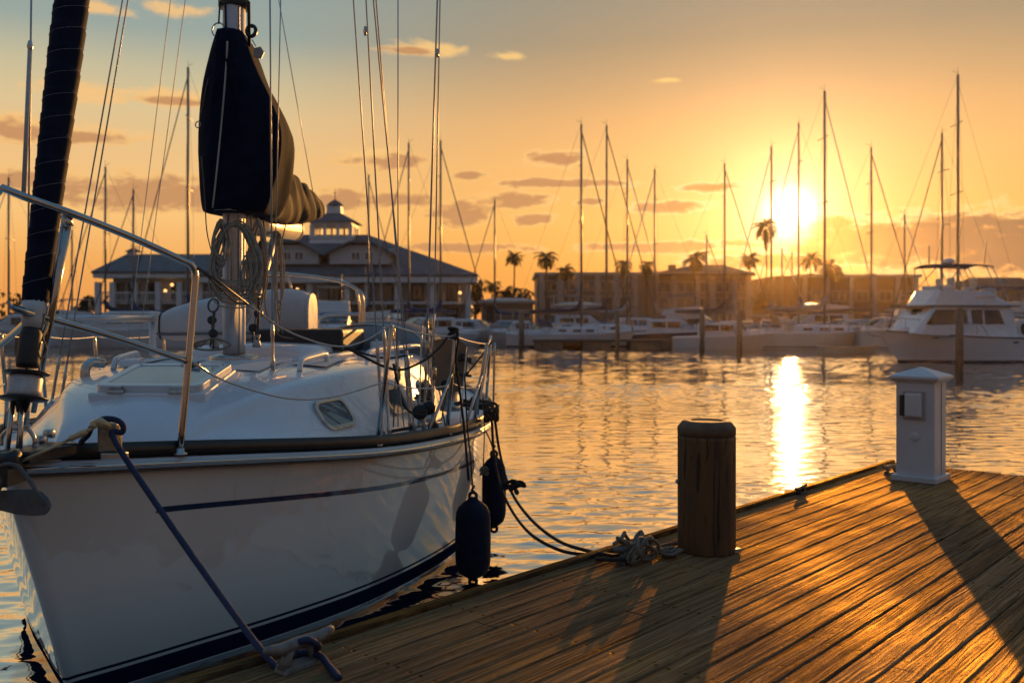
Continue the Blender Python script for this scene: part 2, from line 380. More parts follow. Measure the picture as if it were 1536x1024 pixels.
# ---------------------------------------------------------------- dock
H_D = .6
U = Vector((math.sin(math.radians(41.7)), math.cos(math.radians(41.7)), 0)); V = Vector((U.y, -U.x, 0)); DRZ = math.atan2(U.y, U.x)
def D(u, v, z=0): return U * u + V * v + Vector((0, 0, H_D + z))
def D2(pt): return pt.dot(U), pt.dot(V)
U1, V0, V1, U0 = 8.02, -2.83, 1.35, -5.0
PIT = .1185
dock = thing('dock', 'weathered brown plank dock running out beside the moored sailboat', 'dock', (0, 0, 0), DRZ)
def wood_material(name, base, hi, lo, pitch, v0, gscale=1.0, nails=True, rough=.52):
    m, t, b = newmat(name)
    co = t.coord()
    sp = t.new('ShaderNodeSeparateXYZ'); t.put(sp.inputs[0], co); x, y, z = sp.outputs
    idx = t.math('FLOOR', t.math('DIVIDE', t.math('SUBTRACT', y, v0), pitch))
    wn = t.new('ShaderNodeTexWhiteNoise', noise_dimensions='1D'); t.put(wn.inputs['W'], idx); rnd = wn.outputs[0]
    off = t.new('ShaderNodeCombineXYZ'); t.put(off.inputs[0], t.math('MULTIPLY', rnd, 37.0)); t.put(off.inputs[2], t.math('MULTIPLY', rnd, 11.0))
    pc = t.vmath('ADD', co, off.outputs[0])
    warp = t.noise(t.scale(pc, (1.6, 7.0, 1)), 1.0, 3, .5)
    wv = t.vmath('ADD', pc, t.scale(warp, (0, .055, 0)))
    grain = t.noise(t.scale(wv, (1.9, 95.0, 1)), gscale, 5, .65)
    cath = t.new('ShaderNodeTexWave', wave_type='BANDS', bands_direction='Y'); t.put(cath.inputs['Vector'], t.scale(wv, (.25, 1, 1)))
    cath.inputs['Scale'].default_value = 26; cath.inputs['Distortion'].default_value = 5.5; cath.inputs['Detail'].default_value = 2; cath.inputs['Detail Scale'].default_value = 1.2
    blot = t.noise(t.scale(pc, (2.2, 9, 1)), 1.6, 4, .6)
    vor = t.new('ShaderNodeTexVoronoi', feature='F1'); t.put(vor.inputs['Vector'], t.scale(wv, (9, 30, 1))); vor.inputs['Scale'].default_value = 1.0
    fleck = t.math('SUBTRACT', 1.0, t.sstep(vor.outputs[0], .06, .16))
    wear = t.noise(co, .9, 4, .6)
    col = t.mix(t.sstep(grain, .34, .66), lo, hi)
    col = t.mix(t.math('MULTIPLY', cath.outputs[0], .35), col, base)
    col = t.mix(t.sstep(blot, .45, .75), col, t.mix(.55, col, lo))
    wn2 = t.new('ShaderNodeTexWhiteNoise', noise_dimensions='1D'); t.put(wn2.inputs['W'], t.math('ADD', idx, 77.3))
    grey = t.sstep(t.noise(t.scale(pc, (.7, 2.5, 1)), 1.3, 4, .65), .42, .68)
    col = t.mix(t.math('MULTIPLY', grey, .55), col, t.mix(grain, tuple(.55 * c_ + .03 for c_ in base), tuple(.55 * c_ + .07 for c_ in hi)))
    col = t.mix(t.math('MULTIPLY', rnd, .55), col, t.mix(.6, base, lo))
    col = t.mix(t.math('MULTIPLY', t.math('POWER', wn2.outputs[0], 3.0), .4), col, tuple(c_ * 1.25 for c_ in hi))
    col = t.mix(t.math('MULTIPLY', t.sstep(wear, .5, .75), .35), col, tuple(c_ * 1.35 for c_ in hi))
    col = t.mix(t.math('MULTIPLY', fleck, .7), col, tuple(c_ * .35 for c_ in lo))
    h = t.math('ADD', t.math('MULTIPLY', t.sstep(grain, .3, .7), .70), t.math('MULTIPLY', cath.outputs[0], .20))
    fg = t.sstep(t.noise(t.scale(wv, (1.6, 120.0, 1)), 1.0, 4, .6), .36, .60)
    col = t.mix(t.math('MULTIPLY', t.math('SUBTRACT', 1.0, fg), .5), col, tuple(c_ * .9 + .004 for c_ in lo)); h = t.math('ADD', h, t.math('MULTIPLY', fg, .45))
    crk = t.sstep(t.noise(t.scale(wv, (.8, 46.0, 1)), 1.0, 2, .5), .66, .72)
    col = t.mix(t.math('MULTIPLY', crk, .85), col, (.006, .003, .002)); h = t.math('SUBTRACT', h, t.math('MULTIPLY', crk, 1.0))
    h = t.math('SUBTRACT', h, t.math('MULTIPLY', fleck, .5))
    if nails:
        um = t.math('ABSOLUTE', t.math('SUBTRACT', t.math('MODULO', t.math('ADD', x, 50.0), .61), .3))
        vf = t.math('MULTIPLY', t.math('FRACT', t.math('DIVIDE', t.math('SUBTRACT', y, v0), pitch)), pitch)
        va = t.math('ABSOLUTE', t.math('SUBTRACT', t.math('ABSOLUTE', t.math('SUBTRACT', vf, pitch / 2)), .034))
        dist = t.math('SQRT', t.math('ADD', t.math('MULTIPLY', um, um), t.math('MULTIPLY', va, va)))
        nail = t.math('SUBTRACT', 1.0, t.sstep(dist, .0055, .0095))
        col = t.mix(nail, col, (.008, .006, .005)); h = t.math('SUBTRACT', h, t.math('MULTIPLY', nail, 1.2))
    nrm = t.bump(h, 1.0, .012)
    df = t.new('ShaderNodeBsdfDiffuse'); t.put(df.inputs['Color'], col); df.inputs['Roughness'].default_value = .5; t.put(df.inputs['Normal'], nrm)
    gl = t.new('ShaderNodeBsdfGlossy'); gl.inputs['Color'].default_value = (.95, .62, .16, 1); t.put(gl.inputs['Roughness'], t.math('ADD', rough - .12, t.math('MULTIPLY', grain, .2))); t.put(gl.inputs['Normal'], nrm)
    mx = t.new('ShaderNodeMixShader'); t.put(mx.inputs[0], t.math('MULTIPLY', t.math('ADD', .06, t.math('MULTIPLY', t.sstep(wear, .35, .65), .12)), t.math('ADD', .25, fg)))
    out = [n for n in t.n if n.type == 'OUTPUT_MATERIAL'][0]
    t.l.new(df.outputs[0], mx.inputs[1]); t.l.new(gl.outputs[0], mx.inputs[2]); t.l.new(mx.outputs[0], out.inputs[0]); t.n.remove(b)
    return m
DECKW = wood_material('deck_wood', (.36, .200, .112), (.56, .330, .175), (.105, .060, .038), PIT, -V0)
BEAMW = wood_material('beam_wood', (.07, .045, .028), (.12, .08, .05), (.03, .02, .013), .35, V0 - .1, nails=False, rough=.6)
mb = MB(); rr = random.Random(5)
nv = int(round((V1 - V0) / PIT))
for i in range(nv):
    va, vb = V0 + i * PIT + .0032 + rr.uniform(-.001, .001), V0 + (i + 1) * PIT - .0032 + rr.uniform(-.001, .001)
    u = U0; first = True
    while u < U1:
        ln = rr.uniform(2.2, 4.2) if not first else rr.uniform(.8, 4.0); first = False
        ue = min(u + ln, U1 + (0 if u + ln < U1 else rr.uniform(-.004, .006)))
        if U1 - ue < .5: ue = U1 + rr.uniform(-.004, .006)
        dz = rr.uniform(-.0018, .0018); ch = .006
        # board with rounded arrises and a slight cup
        prof = [(va, -.03), (va, -ch), (va + ch, 0.0), (va + .035, -.0012), (vb - .035, -.0012), (vb - ch, 0.0), (vb, -ch), (vb, -.03)]
        ns = max(2, int((ue - u) / .35)); rings = []
        wob = [rr.uniform(-.0014, .0014) for _ in range(ns + 1)]
        for q in range(ns + 1):
            uu = lerp(u + .002, ue - .002, q / ns)
            rings.append([Vector((uu, a + wob[q], z + dz)) for a, z in prof])
        mb.loft(rings, smooth=False)
        u = ue
mb.v = [Vector((p.x, -p.y, p.z + H_D)) for p in mb.v]
mb.build('decking', DECKW, dock, local=True)
def dlocal(mb): return mb
b_ = MB()
b_.box(((U0 + U1) / 2, -V0 + .03, H_D - .14), (U1 - U0, .05, .24)); b_.build('edge_beam', BEAMW, dock, local=True, bevel=.006)
b_ = MB(); b_.box((U1 + .032, -(V0 + V1) / 2, H_D - .14), (.05, V1 - V0 - .01, .24)); b_.build('edge_beam', BEAMW, dock, local=True, bevel=.006)
b_ = MB()  # rub strip along the edge
b_.box(((U0 + U1) / 2, -V0 + .018, H_D + .008), (U1 - U0 + .02, .05, .03)); b_.build('edge_strip', wood_material('edge_wood', (.075, .048, .03), (.13, .085, .05), (.035, .022, .014), .4, V0 - .2, nails=False, rough=.5), dock, local=True, bevel=.008)
b_ = MB()
pts = [((U0 + (U1 - U0) * i / 40), -V0 + .085 + .006 * math.sin(i * 2.1), H_D - .07 + .004 * math.sin(i * 1.3)) for i in range(41)]
b_.tube(pts, .05, 12, flat=.8); b_.build('rubber_bumper', RUBBER, dock, local=True)
for vj in (V0 + .25, (V0 + V1) / 2, V1 - .25):
    b_ = MB(); b_.box(((U0 + U1) / 2, -vj, H_D - .135), (U1 - U0 - .06, .09, .2)); b_.build('stringer', BEAMW, dock, local=True)
for uu in (-2.5, 1.5, 5.5):
    b_ = MB(); b_.box((uu, -(V0 + V1) / 2, H_D - .42), (1.3, V1 - V0 - .3, .34)); b_.build('float', M('float_plastic', (.05, .05, .055), .6), dock, local=True, bevel=.03)

# ---------------------------------------------------------------- timber bollard post
def post_wood():
    m, t, b = newmat('piling_timber')
    co = t.coord(); warp = t.noise(t.scale(co, (3, 3, .7)), 1.5, 3)
    pc = t.vmath('ADD', co, t.scale(warp, (.15, .15, 0)))
    gr = t.noise(t.scale(pc, (34, 34, 1.3)), 1.0, 5, .65); bl = t.noise(t.scale(co, (5, 5, 1.2)), 1.2, 4)
    crack = t.noise(t.scale(pc, (60, 60, 1.0)), 1.0, 2, .5)
    ck = t.sstep(crack, .60, .65)
    col = t.mix(gr, (.06, .029, .009), (.185, .090, .027)); col = t.mix(t.sstep(bl, .45, .7), col, (.045, .026, .014))
    col = t.mix(t.math('MULTIPLY', ck, .8), col, (.008, .005, .003))
    t.put(b.inputs['Base Color'], col); b.inputs['Roughness'].default_value = .62
    t.put(b.inputs['Normal'], t.bump(t.math('SUBTRACT', gr, t.math('MULTIPLY', ck, 1.2)), .9, .012)); return m
PC = P(1060, 835, 4.88); PC.z = H_D
post = thing('mooring_post', 'round dark timber mooring post with chamfered top standing on the dock', 'post', PC)
RP = .149
b_ = MB(); n_ = 48
def post_ring(r, z, seed=0):
    return [PC + Vector(((r + .0035 * mnoise.noise(Vector((math.cos(2*math.pi*k_/n_) * 2.2, math.sin(2*math.pi*k_/n_) * 2.2, z * 1.5)))) * math.cos(2*math.pi*k_/n_), (r + .0035 * mnoise.noise(Vector((math.cos(2*math.pi*k_/n_)*2.2, math.sin(2*math.pi*k_/n_)*2.2, z*1.5)))) * math.sin(2*math.pi*k_/n_), z)) for k_ in range(n_)]
b_.loft([post_ring(RP, z) for z in (.0, .006, .15, .3, .45, .58, .598)] + [post_ring(RP - .006, .601)], cap0=True, cap1=False)
b_.build('shaft', post_wood(), post)
b_ = MB()
b_.loft([post_ring(RP - .006, .601), post_ring(RP, .604), post_ring(RP + .001, .64), post_ring(RP - .004, .648), post_ring(RP - .024, .672), post_ring(RP - .032, .676), post_ring(.085, .677), post_ring(.08, .673), post_ring(.03, .672)], cap0=False)
b_.build('cap', M('cap_timber', (.12, .075, .042), .75, var=.45, vs=14, bump=.6, bs=55, bd=.006), post)
b_ = MB(); b_.lathe([(.012, 0), (.012, .012), (.005, .018)], 10, frame_mat(PC + Vector((-RP + .002, -.01, .36)), Vector((0, 1, 0)), Vector((0, 0, 1)), Vector((-1, 0, 0)))); b_.build('bolt', GALV, post)
b_ = MB(); b_.box(PC + Vector((RP * .93, -RP * .42, .012)), (.05, .03, .022), rotz(.6)); b_.build('bracket', GALV, post, bevel=.003)

# ---------------------------------------------------------------- power pedestal
PLAST = M('pedestal_paint', (.62, .60, .60), .42, var=.05, vs=5, bump=.05, bs=40, rvar=.15)
PEDC = G(1404, 727, H_D)
bw, bd_ = .325, .35      # base plate along V and U
base_c = PEDC - V * bw / 2 + U * bd_ / 2
ped = thing('power_pedestal', 'white square shore power pedestal with pyramid cap near the dock end', 'power pedestal', base_c, DRZ)
RD = rotz(DRZ)
def pbox(c_uvz, size_uvz, mat, name, bevel=.004, parent=None, **kw):
    b_ = MB(); c = base_c + U * c_uvz[0] + V * c_uvz[1] + Vector((0, 0, c_uvz[2])); b_.box(c, size_uvz, RD, **kw)
    return b_.build(name, mat, parent or ped, bevel=bevel)
# RD maps local x->U, local y->-V
pbox((0, 0, .022), (bd_, bw, .044), PLAST, 'base', .006)
BU, BV = .265, .278
pbox((0, 0, .39), (BU, BV, .70), PLAST, 'body', .007)
pbox((.02, BV / 2 + .002, .39), (.006, .004, .68), M('panel_seam', (.3, .29, .29), .5), 'seam', 0)
b_ = MB(); rings = []
for du, dv, z in ((BU/2 - .01, BV/2 - .01, .735), (BU/2 + .012, BV/2 + .012, .738), (BU/2 + .035, BV/2 + .035, .762), (BU/2 + .042, BV/2 + .042, .764), (BU/2 + .042, BV/2 + .042, .782), (BU/2 + .036, BV/2 + .036, .786), (.008, .008, .848), (.003, .003, .849)):
    rings.append([base_c + U * (a * du) + V * (b * dv) + Vector((0, 0, z)) for a, b in ((-1, -1), (1, -1), (1, 1), (-1, 1))])
b_.loft(rings, smooth=False); b_.build('cap', PLAST, ped, bevel=.002)
FU = -BU / 2
pbox((FU - .004, -.005, .565), (.008, .165, .215), M('outlet_plate', (.42, .39, .37), .5, var=.12), 'outlet_plate', .002)
oc = pbox((FU - .03, -.005, .57), (.046, .125, .175), PLAST, 'outlet_cover', .014, seg if False else None) if False else pbox((FU - .03, -.002, .57), (.046, .12, .175), PLAST, 'outlet_cover', .014)
pbox((FU - .024, -.081, .565), (.045, .034, .155), M('outlet_slot', (.03, .022, .016), .5), 'socket', .004)
pbox((FU - .012, -.009, .482), (.02, .13, .014), PLAST, 'drip_lip', .004)
for a, b in ((-.075, .10), (.068, .10), (-.075, -.10), (.068, -.10)):
    b_ = MB(); b_.lathe([(.0055, 0), (.005, .004), (.0015, .006)], 10, frame_mat(base_c + U * (FU - .0085) + V * (a - .003) + Vector((0, 0, .565 + b)), V, Vector((0, 0, 1)), -U)); b_.build('screw', STEELW, ped)
b_ = MB(); b_.lathe([(.034, 0), (.034, .004), (.031, .008), (.012, .0085)], 28, frame_mat(base_c + U * (FU - .0005) + V * (-.0) + Vector((0, 0, .335)), V, Vector((0, 0, 1)), -U)); b_.build('knockout_plug', PLAST, ped)
b_ = MB(); b_.lathe([(.006, 0), (.005, .004), (.001, .005)], 10, frame_mat(base_c + V * (BV / 2 + .0005) + U * -.06 + Vector((0, 0, .715)), U, Vector((0, 0, 1)), V)); b_.build('screw', STEELW, ped)

# ---------------------------------------------------------------- horn cleats on the dock edge
def cleat(pos, ang, L, label, mat=CLEATM, group='cast cleats along the dock edge'):
    th = thing('dock_cleat', label, 'cleat', pos, ang, group)
    b_ = MB(); b_.box((0, 0, .011), (L * .62, L * .24, .022), taper=.88); b_.build('base', mat, th, local=True, bevel=.005)
    b_ = MB()
    h = L * .30
    b_.tube([(-L*.5, 0, h + .012), (-L*.42, 0, h + .004), (-L*.28, 0, h - .004), (0, 0, h), (L*.28, 0, h - .004), (L*.42, 0, h + .004), (L*.5, 0, h + .012)], [L*.045, L*.062, L*.075, L*.075, L*.075, L*.062, L*.045], 14)
    b_.build('horn', mat, th, local=True)
    for sx_ in (-1, 1):
        b_ = MB(); b_.tube([(sx_ * L * .235, 0, .012), (sx_ * L * .20, 0, h * .5), (sx_ * L * .14, 0, h * .92)], [L * .088, L * .058, L * .066], 12, flat=1.1); b_.build('leg', mat, th, local=True)
    for sx_ in (-1, 1):
        b_ = MB(); b_.lathe([(.007, .022), (.007, .027), (.003, .03)], 8, Matrix.Translation((sx_ * L * .27, L * .06, 0))); b_.build('bolt', GALV, th, local=True)
    return th
C1 = G(450, 1000, H_D); C2 = G(944, 842, H_D); C3 = G(1341, 712, H_D) - V * .02; C4 = G(1207, 740, H_D)
cleat(C1, DRZ + .06, .29, 'grey horn cleat with the blue line made fast, beside the sailboat bow')
cleat(C2, DRZ - .05, .25, 'cleat buried in grey rope beside the timber mooring post')
cleat(C3, DRZ - .35, .21, 'small bare cleat on the dock edge beside the white power pedestal')
c4_ = cleat(C4 - V * .03, DRZ + .1, .22, 'low dark cleat on the dock edge in front of the sun glitter', RUBBER); c4_.scale = (1, 1.2, .62)
# ---------------------------------------------------------------- generic hull
def hull_rings(deck, wl, sheer, stem, L, zbot, nq=34, nf=14, zw=0.0, tmin=.012):
    """rows from sheer to bottom; returns rows[f][q] of (t, s, z), port side"""
    rows = []
    for j in range(nf + 1):
        f = j / nf; row = []
        for i in range(nq + 1):
            q = (i / nq) ** 1.35
            zt = interp(sheer, q * L); z = lerp(zt, zbot, f)
            s0 = interp(stem, z); s = s0 + (L - s0) * q
            sq = q * L
            fz = (zt - zw) / (zt - zbot)
            h = (f / fz) ** 1.15 if f < fz else 1 + 0 * f
            td, tw = interp(deck, sq), interp(wl, sq)
            tt = lerp(td, tw, min(h, 1))
            if f > fz: tt *= 1 - .55 * ((f - fz) / (1 - fz)) ** 1.6
            row.append((max(tt, tmin), s, z))
        rows.append(row)
    return rows
def hull_mb(rows):
    nf, nq = len(rows) - 1, len(rows[0]) - 1
    mb = MB(); uv = []
    zsh = rows[0]
    # port from bottom to sheer, starboard from sheer to bottom: one open skin, closed round the stem, plus transom
    prof = []
    for i in range(nq + 1):
        ring = [Vector((rows[j][i][0], rows[j][i][1], rows[j][i][2])) for j in range(nf + 1)]
        ring2 = [Vector((-p.x, p.y, p.z)) for p in ring]
        prof.append(ring2[::-1][:-1] + [ring2[0]] + ring) if False else prof.append(list(reversed(ring2)) + ring)
    n2 = len(prof[0]); vs = [p for r in prof for p in r]; fs = []
    for i in range(nq):
        for k2 in range(n2 - 1):
            if k2 == nf: continue
            fs.append((i * n2 + k2, i * n2 + k2 + 1, (i + 1) * n2 + k2 + 1, (i + 1) * n2 + k2))
    for j in range(nf):   # stem and transom closure
        a, b = nf - j, nf + 1 + j
        fs.append((a, a - 1, b + 1, b))
        o_ = nq * n2; fs.append((o_ + a, o_ + b, o_ + b + 1, o_ + a - 1))
    mb.add(vs, fs, True)
    for i in range(nq + 1):
        for k2 in range(n2):
            j = nf - k2 if k2 <= nf else k2 - nf - 1
            uv.append((rows[j][i][1] / 20, (rows[0][i][2] - rows[j][i][2]) / 4))
    return mb, uv
def deck_mb(rows, camber=.05, drop=.0, inset=.0):
    mb = MB(); rings = []
    for (tt, s, z) in rows[0]:
        tt = max(tt - inset, .004)
        rings.append([Vector((tt * (1 - 2 * k_ / 10), s, z - drop + camber * (1 - (1 - 2 * k_ / 10) ** 2) * min(1, tt))) for k_ in range(11)])
    mb.loft(rings, False, False, False); return mb

# ---------------------------------------------------------------- the moored sailboat
BX, BY, BTH = -2.062, 3.8, math.radians(2.0)
boat = thing('sailboat', 'large white sailboat with navy sail cover moored beside the plank dock', 'sailboat', (BX, BY, 0), -BTH)
BM = WM(boat); BI = BM.inverted()
def Lp(px, py, Y): return BI @ P(px, py, Y)
def L3(t, s, z): return Vector((t, s, z))
LOA = 8.6
DECKP = [(0, .02), (.12, .12), (.3, .255), (.6, .445), (1.0, .72), (1.8, 1.23), (2.6, 1.56), (3.0, 1.65), (3.6, 1.71), (4.3, 1.73), (5.5, 1.67), (7, 1.4), (LOA, 1.05)]
WLP = [(0, .0), (.2, .155), (.5, .37), (1.0, .72), (1.6, 1.06), (2.4, 1.36), (3.2, 1.54), (4.2, 1.62), (5.5, 1.5), (7, 1.1), (LOA, .7)]
SHEER = [(0, 1.225), (.6, 1.165), (1.8, 1.05), (2.8, 1.01), (4.2, .965), (LOA, .95)]
STEM = [(-.5, .95), (-.1, .63), (.1, .5), (.6, .27), (1.0, .09), (1.24, .0)]
ROWS = hull_rings(DECKP, WLP, SHEER, STEM, LOA, -.45, 48, 24)
def deck_t(s): return interp(DECKP, s)
def deck_z(s): return interp(SHEER, s)
def boat_hull_material():
    m, t, b = newmat('sailboat_topsides')
    uvn = t.coord('UV'); sp = t.new('ShaderNodeSeparateXYZ'); t.put(sp.inputs[0], uvn)
    s_, dd = t.math('MULTIPLY', sp.outputs[0], 20.0), t.math('MULTIPLY', sp.outputs[1], 4.0)
    so_ = t.new('ShaderNodeSeparateXYZ'); t.put(so_.inputs[0], t.coord()); z = so_.outputs[2]
    def band(x, a, b2, e=.0025): return t.math('MULTIPLY', t.sstep(x, a - e, a + e), t.math('SUBTRACT', 1.0, t.sstep(x, b2 - e, b2 + e)))
    nz = t.noise(t.scale(t.coord(), (1, 1, .4)), 2.2, 5, .6)
    white = t.ramp(nz, [(.3, (.80, .81, .78)), (.7, (.86, .87, .84))])
    scuff = t.sstep(t.noise(t.scale(t.coord(), (3, 3, 14)), 2.0, 5, .7), .66, .78)
    white = t.mix(t.math('MULTIPLY', scuff, .22), white, (.42, .40, .36))
    grime = t.math('MULTIPLY', t.math('SUBTRACT', 1.0, t.sstep(z, .12, .42)), t.math('MULTIPLY', nz, .5))
    white = t.mix(grime, white, (.36, .34, .29))
    strk = t.sstep(t.noise(t.scale(t.coord(), (5, 5, .35)), 3.0, 4, .65), .56, .74)
    strk = t.math('MULTIPLY', strk, t.math('SUBTRACT', 1.0, t.sstep(dd, .0, .45)))
    white = t.mix(t.math('MULTIPLY', strk, .38), white, (.40, .36, .29))
    stripe = t.math('MULTIPLY', band(dd, .255, .285), t.sstep(s_, .60, .61))
    boot = t.math('MAXIMUM', band(z, .04, .135), band(z, .152, .168))
    col = t.mix(stripe, white, (.012, .035, .11)); col = t.mix(boot, col, (.010, .022, .07))
    col = t.mix(t.math('SUBTRACT', 1.0, t.sstep(z, .03, .036)), col, (.10, .09, .08))
    t.put(b.inputs['Base Color'], col); b.inputs['Roughness'].default_value = .34
    t.put(b.inputs['Coat Weight'], t.math('SUBTRACT', 1.0, boot)); b.inputs['Coat Roughness'].default_value = .035; b.inputs['Coat IOR'].default_value = 1.6; t.put(b.inputs['Specular IOR Level'], t.math('MULTIPLY', t.math('SUBTRACT', 1.0, boot), .3))
    t.put(b.inputs['Normal'], t.bump(t.noise(t.coord(), 1.6, 2), .08, .02))
    return m
HULLM = boat_hull_material()
hb, huv = hull_mb(ROWS); hb.build('hull', HULLM, boat, local=True, uv=huv)
deck_mb(ROWS, .05, .0).build('deck', GELMAT, boat, local=True)
def rail_mb(off, z0, z1, wdt, s0=.0, s1=LOA, side=1):
    mb = MB(); rings = []; n = 60
    for i in range(n + 1):
        s = lerp(s0, s1, (i / n) ** 1.3); t_ = deck_t(s); z = deck_z(s)
        dt = (deck_t(s + .02) - deck_t(max(s - .02, 0))) / (.04 if s > .02 else s + .02)
        nl = math.hypot(1, dt); nx, ny = 1 / nl, -dt / nl
        a = off; b = off - wdt
        pr = [(a, z0), (a + .002, (z0 + z1) / 2), (a - .003, z1), (b + .003, z1), (b, z0)]
        rings.append([L3(side * max(t_ + nx * o_, .001), s + ny * o_, z + zz) for o_, zz in pr])
    mb.loft(rings, True, True, True); return mb
for sd in (1, -1):
    rail_mb(-.004, -.004, .068, .022, .16, LOA, sd).build('toe_rail', DARKALU, boat, local=True)
    rail_mb(.026, -.052, -.006, .03, .0, LOA, sd).build('rub_rail', M('rub_rail_vinyl', (.42, .43, .45), .3, .2, var=.12, coat=.3) if sd == 1 else bpy.data.materials['rub_rail_vinyl'], boat, local=True)
    rail_mb(.034, -.040, -.022, .012, .03, LOA, sd).build('rail_strip', STEEL, boat, local=True)
    rail_mb(.014, -.066, -.053, .02, .02, LOA, sd).build('rail_screws', M('rail_channel', (.10, .09, .085), .5, .4, var=.6, vs=90) if sd == 1 else bpy.data.materials['rail_channel'], boat, local=True)

# cabin trunk
CBASE = [(1.0, .46), (1.08, .58), (1.2, .70), (1.5, .86), (2.0, 1.03), (2.8, 1.24), (4, 1.33), (6.1, 1.30)]
CTOP = [(1.0, .34), (1.12, .38), (1.3, .47), (1.6, .63), (2.0, .79), (2.8, 1.02), (4, 1.13), (6.1, 1.10)]
CHT = [(1.0, -.02), (1.05, .04), (1.12, .10), (1.25, .175), (1.5, .27), (1.8, .345), (2.2, .40), (2.8, .445), (4, .50), (6.1, .52)]
def cab_ring(s):
    zb = deck_z(s) + .02; wb, wt, h = interp(CBASE, s), interp(CTOP, s), interp(CHT, s)
    zt = zb + h; pts = []
    N = 9
    rc = min(.10, abs(h) * .55)
    side = [(wb + .02, zb - .03), (wb, zb + .012)]
    for k_ in range(1, 5): side.append((lerp(wb, wt, k_ / 5) , lerp(zb, zt - rc * .6, k_ / 5)))
    side.append((wt, zt - rc * .6)); side.append((wt - rc * .18, zt - rc * .26)); side.append((wt - rc * .5, zt - rc * .06)); side.append((wt - rc, zt + .003))
    roof = [(wt - rc) * (1 - k_ / 5) for k_ in range(1, 6)]
    for x in roof: side.append((x, zt + .055 * (1 - (x / max(wt - rc, .01)) ** 2) * min(1, h / .2) + .003))
    return [L3(x, s, z) for x, z in side] + [L3(-x, s, z) for x, z in reversed(side[:-1])]
def cab_top(t_, s):
    zb = deck_z(s) + .02; wt, h = interp(CTOP, s), interp(CHT, s)
    return zb + h + .055 * max(0, 1 - (t_ / max(wt, .01)) ** 2) * min(1, h / .2) + .003
cb = MB(); ss = [1.0, 1.02, 1.05, 1.08, 1.12, 1.18, 1.25, 1.35, 1.5, 1.65, 1.8, 2.0, 2.2, 2.5, 2.8, 3.2, 3.6, 4, 4.6, 5.2, 5.8, 6.1]
cb.loft([cab_ring(s) for s in ss], False, True, True)
CABM = GEL
cabin = cb.build('cabin', GEL, boat, local=True)
def side_frame(s, f):
    """point and axes on the port cabin side at station s, fraction f up the side"""
    def pt(s_, f_):
        zb = deck_z(s_) + .02; wb, wt, h = interp(CBASE, s_), interp(CTOP, s_), interp(CHT, s_)
        return L3(lerp(wb, wt, f_), s_, lerp(zb, zb + h - .06, f_))
    p = pt(s, f); ex = (pt(s + .05, f) - pt(s - .05, f)).normalized(); ey = (pt(s, f + .1) - pt(s, f - .1)).normalized()
    ez = ex.cross(ey).normalized(); ey = ez.cross(ex)
    if ez.x < 0: ez = -ez; ex = -ex
    return p, ex, ey, ez
def rrect(wd, ht, r, n=5, skew=0):
    out = []
    for cx_, cy_, a0 in ((wd/2 - r, ht/2 - r, 0), (-wd/2 + r, ht/2 - r, 90), (-wd/2 + r, -ht/2 + r, 180), (wd/2 - r, -ht/2 + r, 270)):
        for k_ in range(n + 1):
            a = math.radians(a0 + 90 * k_ / n); x, y = cx_ + r * math.cos(a), cy_ + r * math.sin(a); out.append((x + skew * y, y))
    return out
def ring_prism(mb, outer, inner, z0, z1, mat):
    n = len(outer); vs = []
    for poly, z in ((outer, z0), (outer, z1), (inner, z1), (inner, z0)): vs += [mat @ Vector((x, y, z)) for x, y in poly]
    fs = []
    for a in range(4):
        b = (a + 1) % 4
        for k_ in range(n):
            l = (k_ + 1) % n; fs.append((a * n + k_, a * n + l, b * n + l, b * n + k_))
    mb.add(vs, fs, False)
for s_, wd in ((1.98, .36), (2.86, .40), (3.9, .5)):
    p, ex, ey, ez = side_frame(s_, .52); fm = frame_mat(p, ex, ey, ez)
    b_ = MB(); ring_prism(b_, rrect(wd, .215, .075, 6), rrect(wd - .05, .165, .055, 6), -.03, .016, fm)
    fr = b_.build('portlight', STEELW, cabin, local=True, bevel=.003)
    b_ = MB(); b_.prism(rrect(wd - .045, .17, .057, 6), .006, fm @ Matrix.Translation((0, 0, .004)))
    b_.build('pane', ACRYL, fr, local=True)
# starboard portlights mirror the port ones
for s_, wd in ((1.98, .40), (2.86, .42)):
    p, ex, ey, ez = side_frame(s_, .52)
    mx_ = lambda v: Vector((-v.x, v.y, v.z))
    fm = frame_mat(mx_(p), mx_(ex), mx_(ey), mx_(ez))
    b_ = MB(); ring_prism(b_, rrect(wd, .215, .075, 6), rrect(wd - .05, .165, .055, 6), -.03, .016, fm); fr = b_.build('portlight', STEELW, cabin, local=True)
    b_ = MB(); b_.prism(rrect(wd - .045, .17, .057, 6), .006, fm @ Matrix.Translation((0, 0, .004))); b_.build('pane', ACRYL, fr, local=True)
# forward hatch, lying on the sloping front of the trunk
hs0, hs1 = 1.36, 1.90
pa, pb_ = L3(0, hs0, cab_top(0, hs0)), L3(0, hs1, cab_top(0, hs1))
ey = (pb_ - pa).normalized(); ex = Vector((1, 0, 0)); ez = ex.cross(ey).normalized(); hc = (pa + pb_) / 2
hm = frame_mat(hc + ez * .0, ex, ey, ez); hl = (pb_ - pa).length
b_ = MB(); b_.prism([(-.33, -hl/2 - .02), (.33, -hl/2 - .02), (.31, hl/2 + .02), (-.31, hl/2 + .02)], .10, hm @ Matrix.Translation((0, 0, -.035)))
hatch = b_.build('fore_hatch', GEL, boat, local=True, bevel=.012)
b_ = MB(); ring_prism(b_, rrect(.60, hl, .05, 5), rrect(.50, hl - .10, .035, 5), .012, .055, hm); b_.build('hatch_frame', M('hatch_frame_alloy', (.66, .67, .68), .35, .3, var=.06), hatch, local=True, bevel=.005)
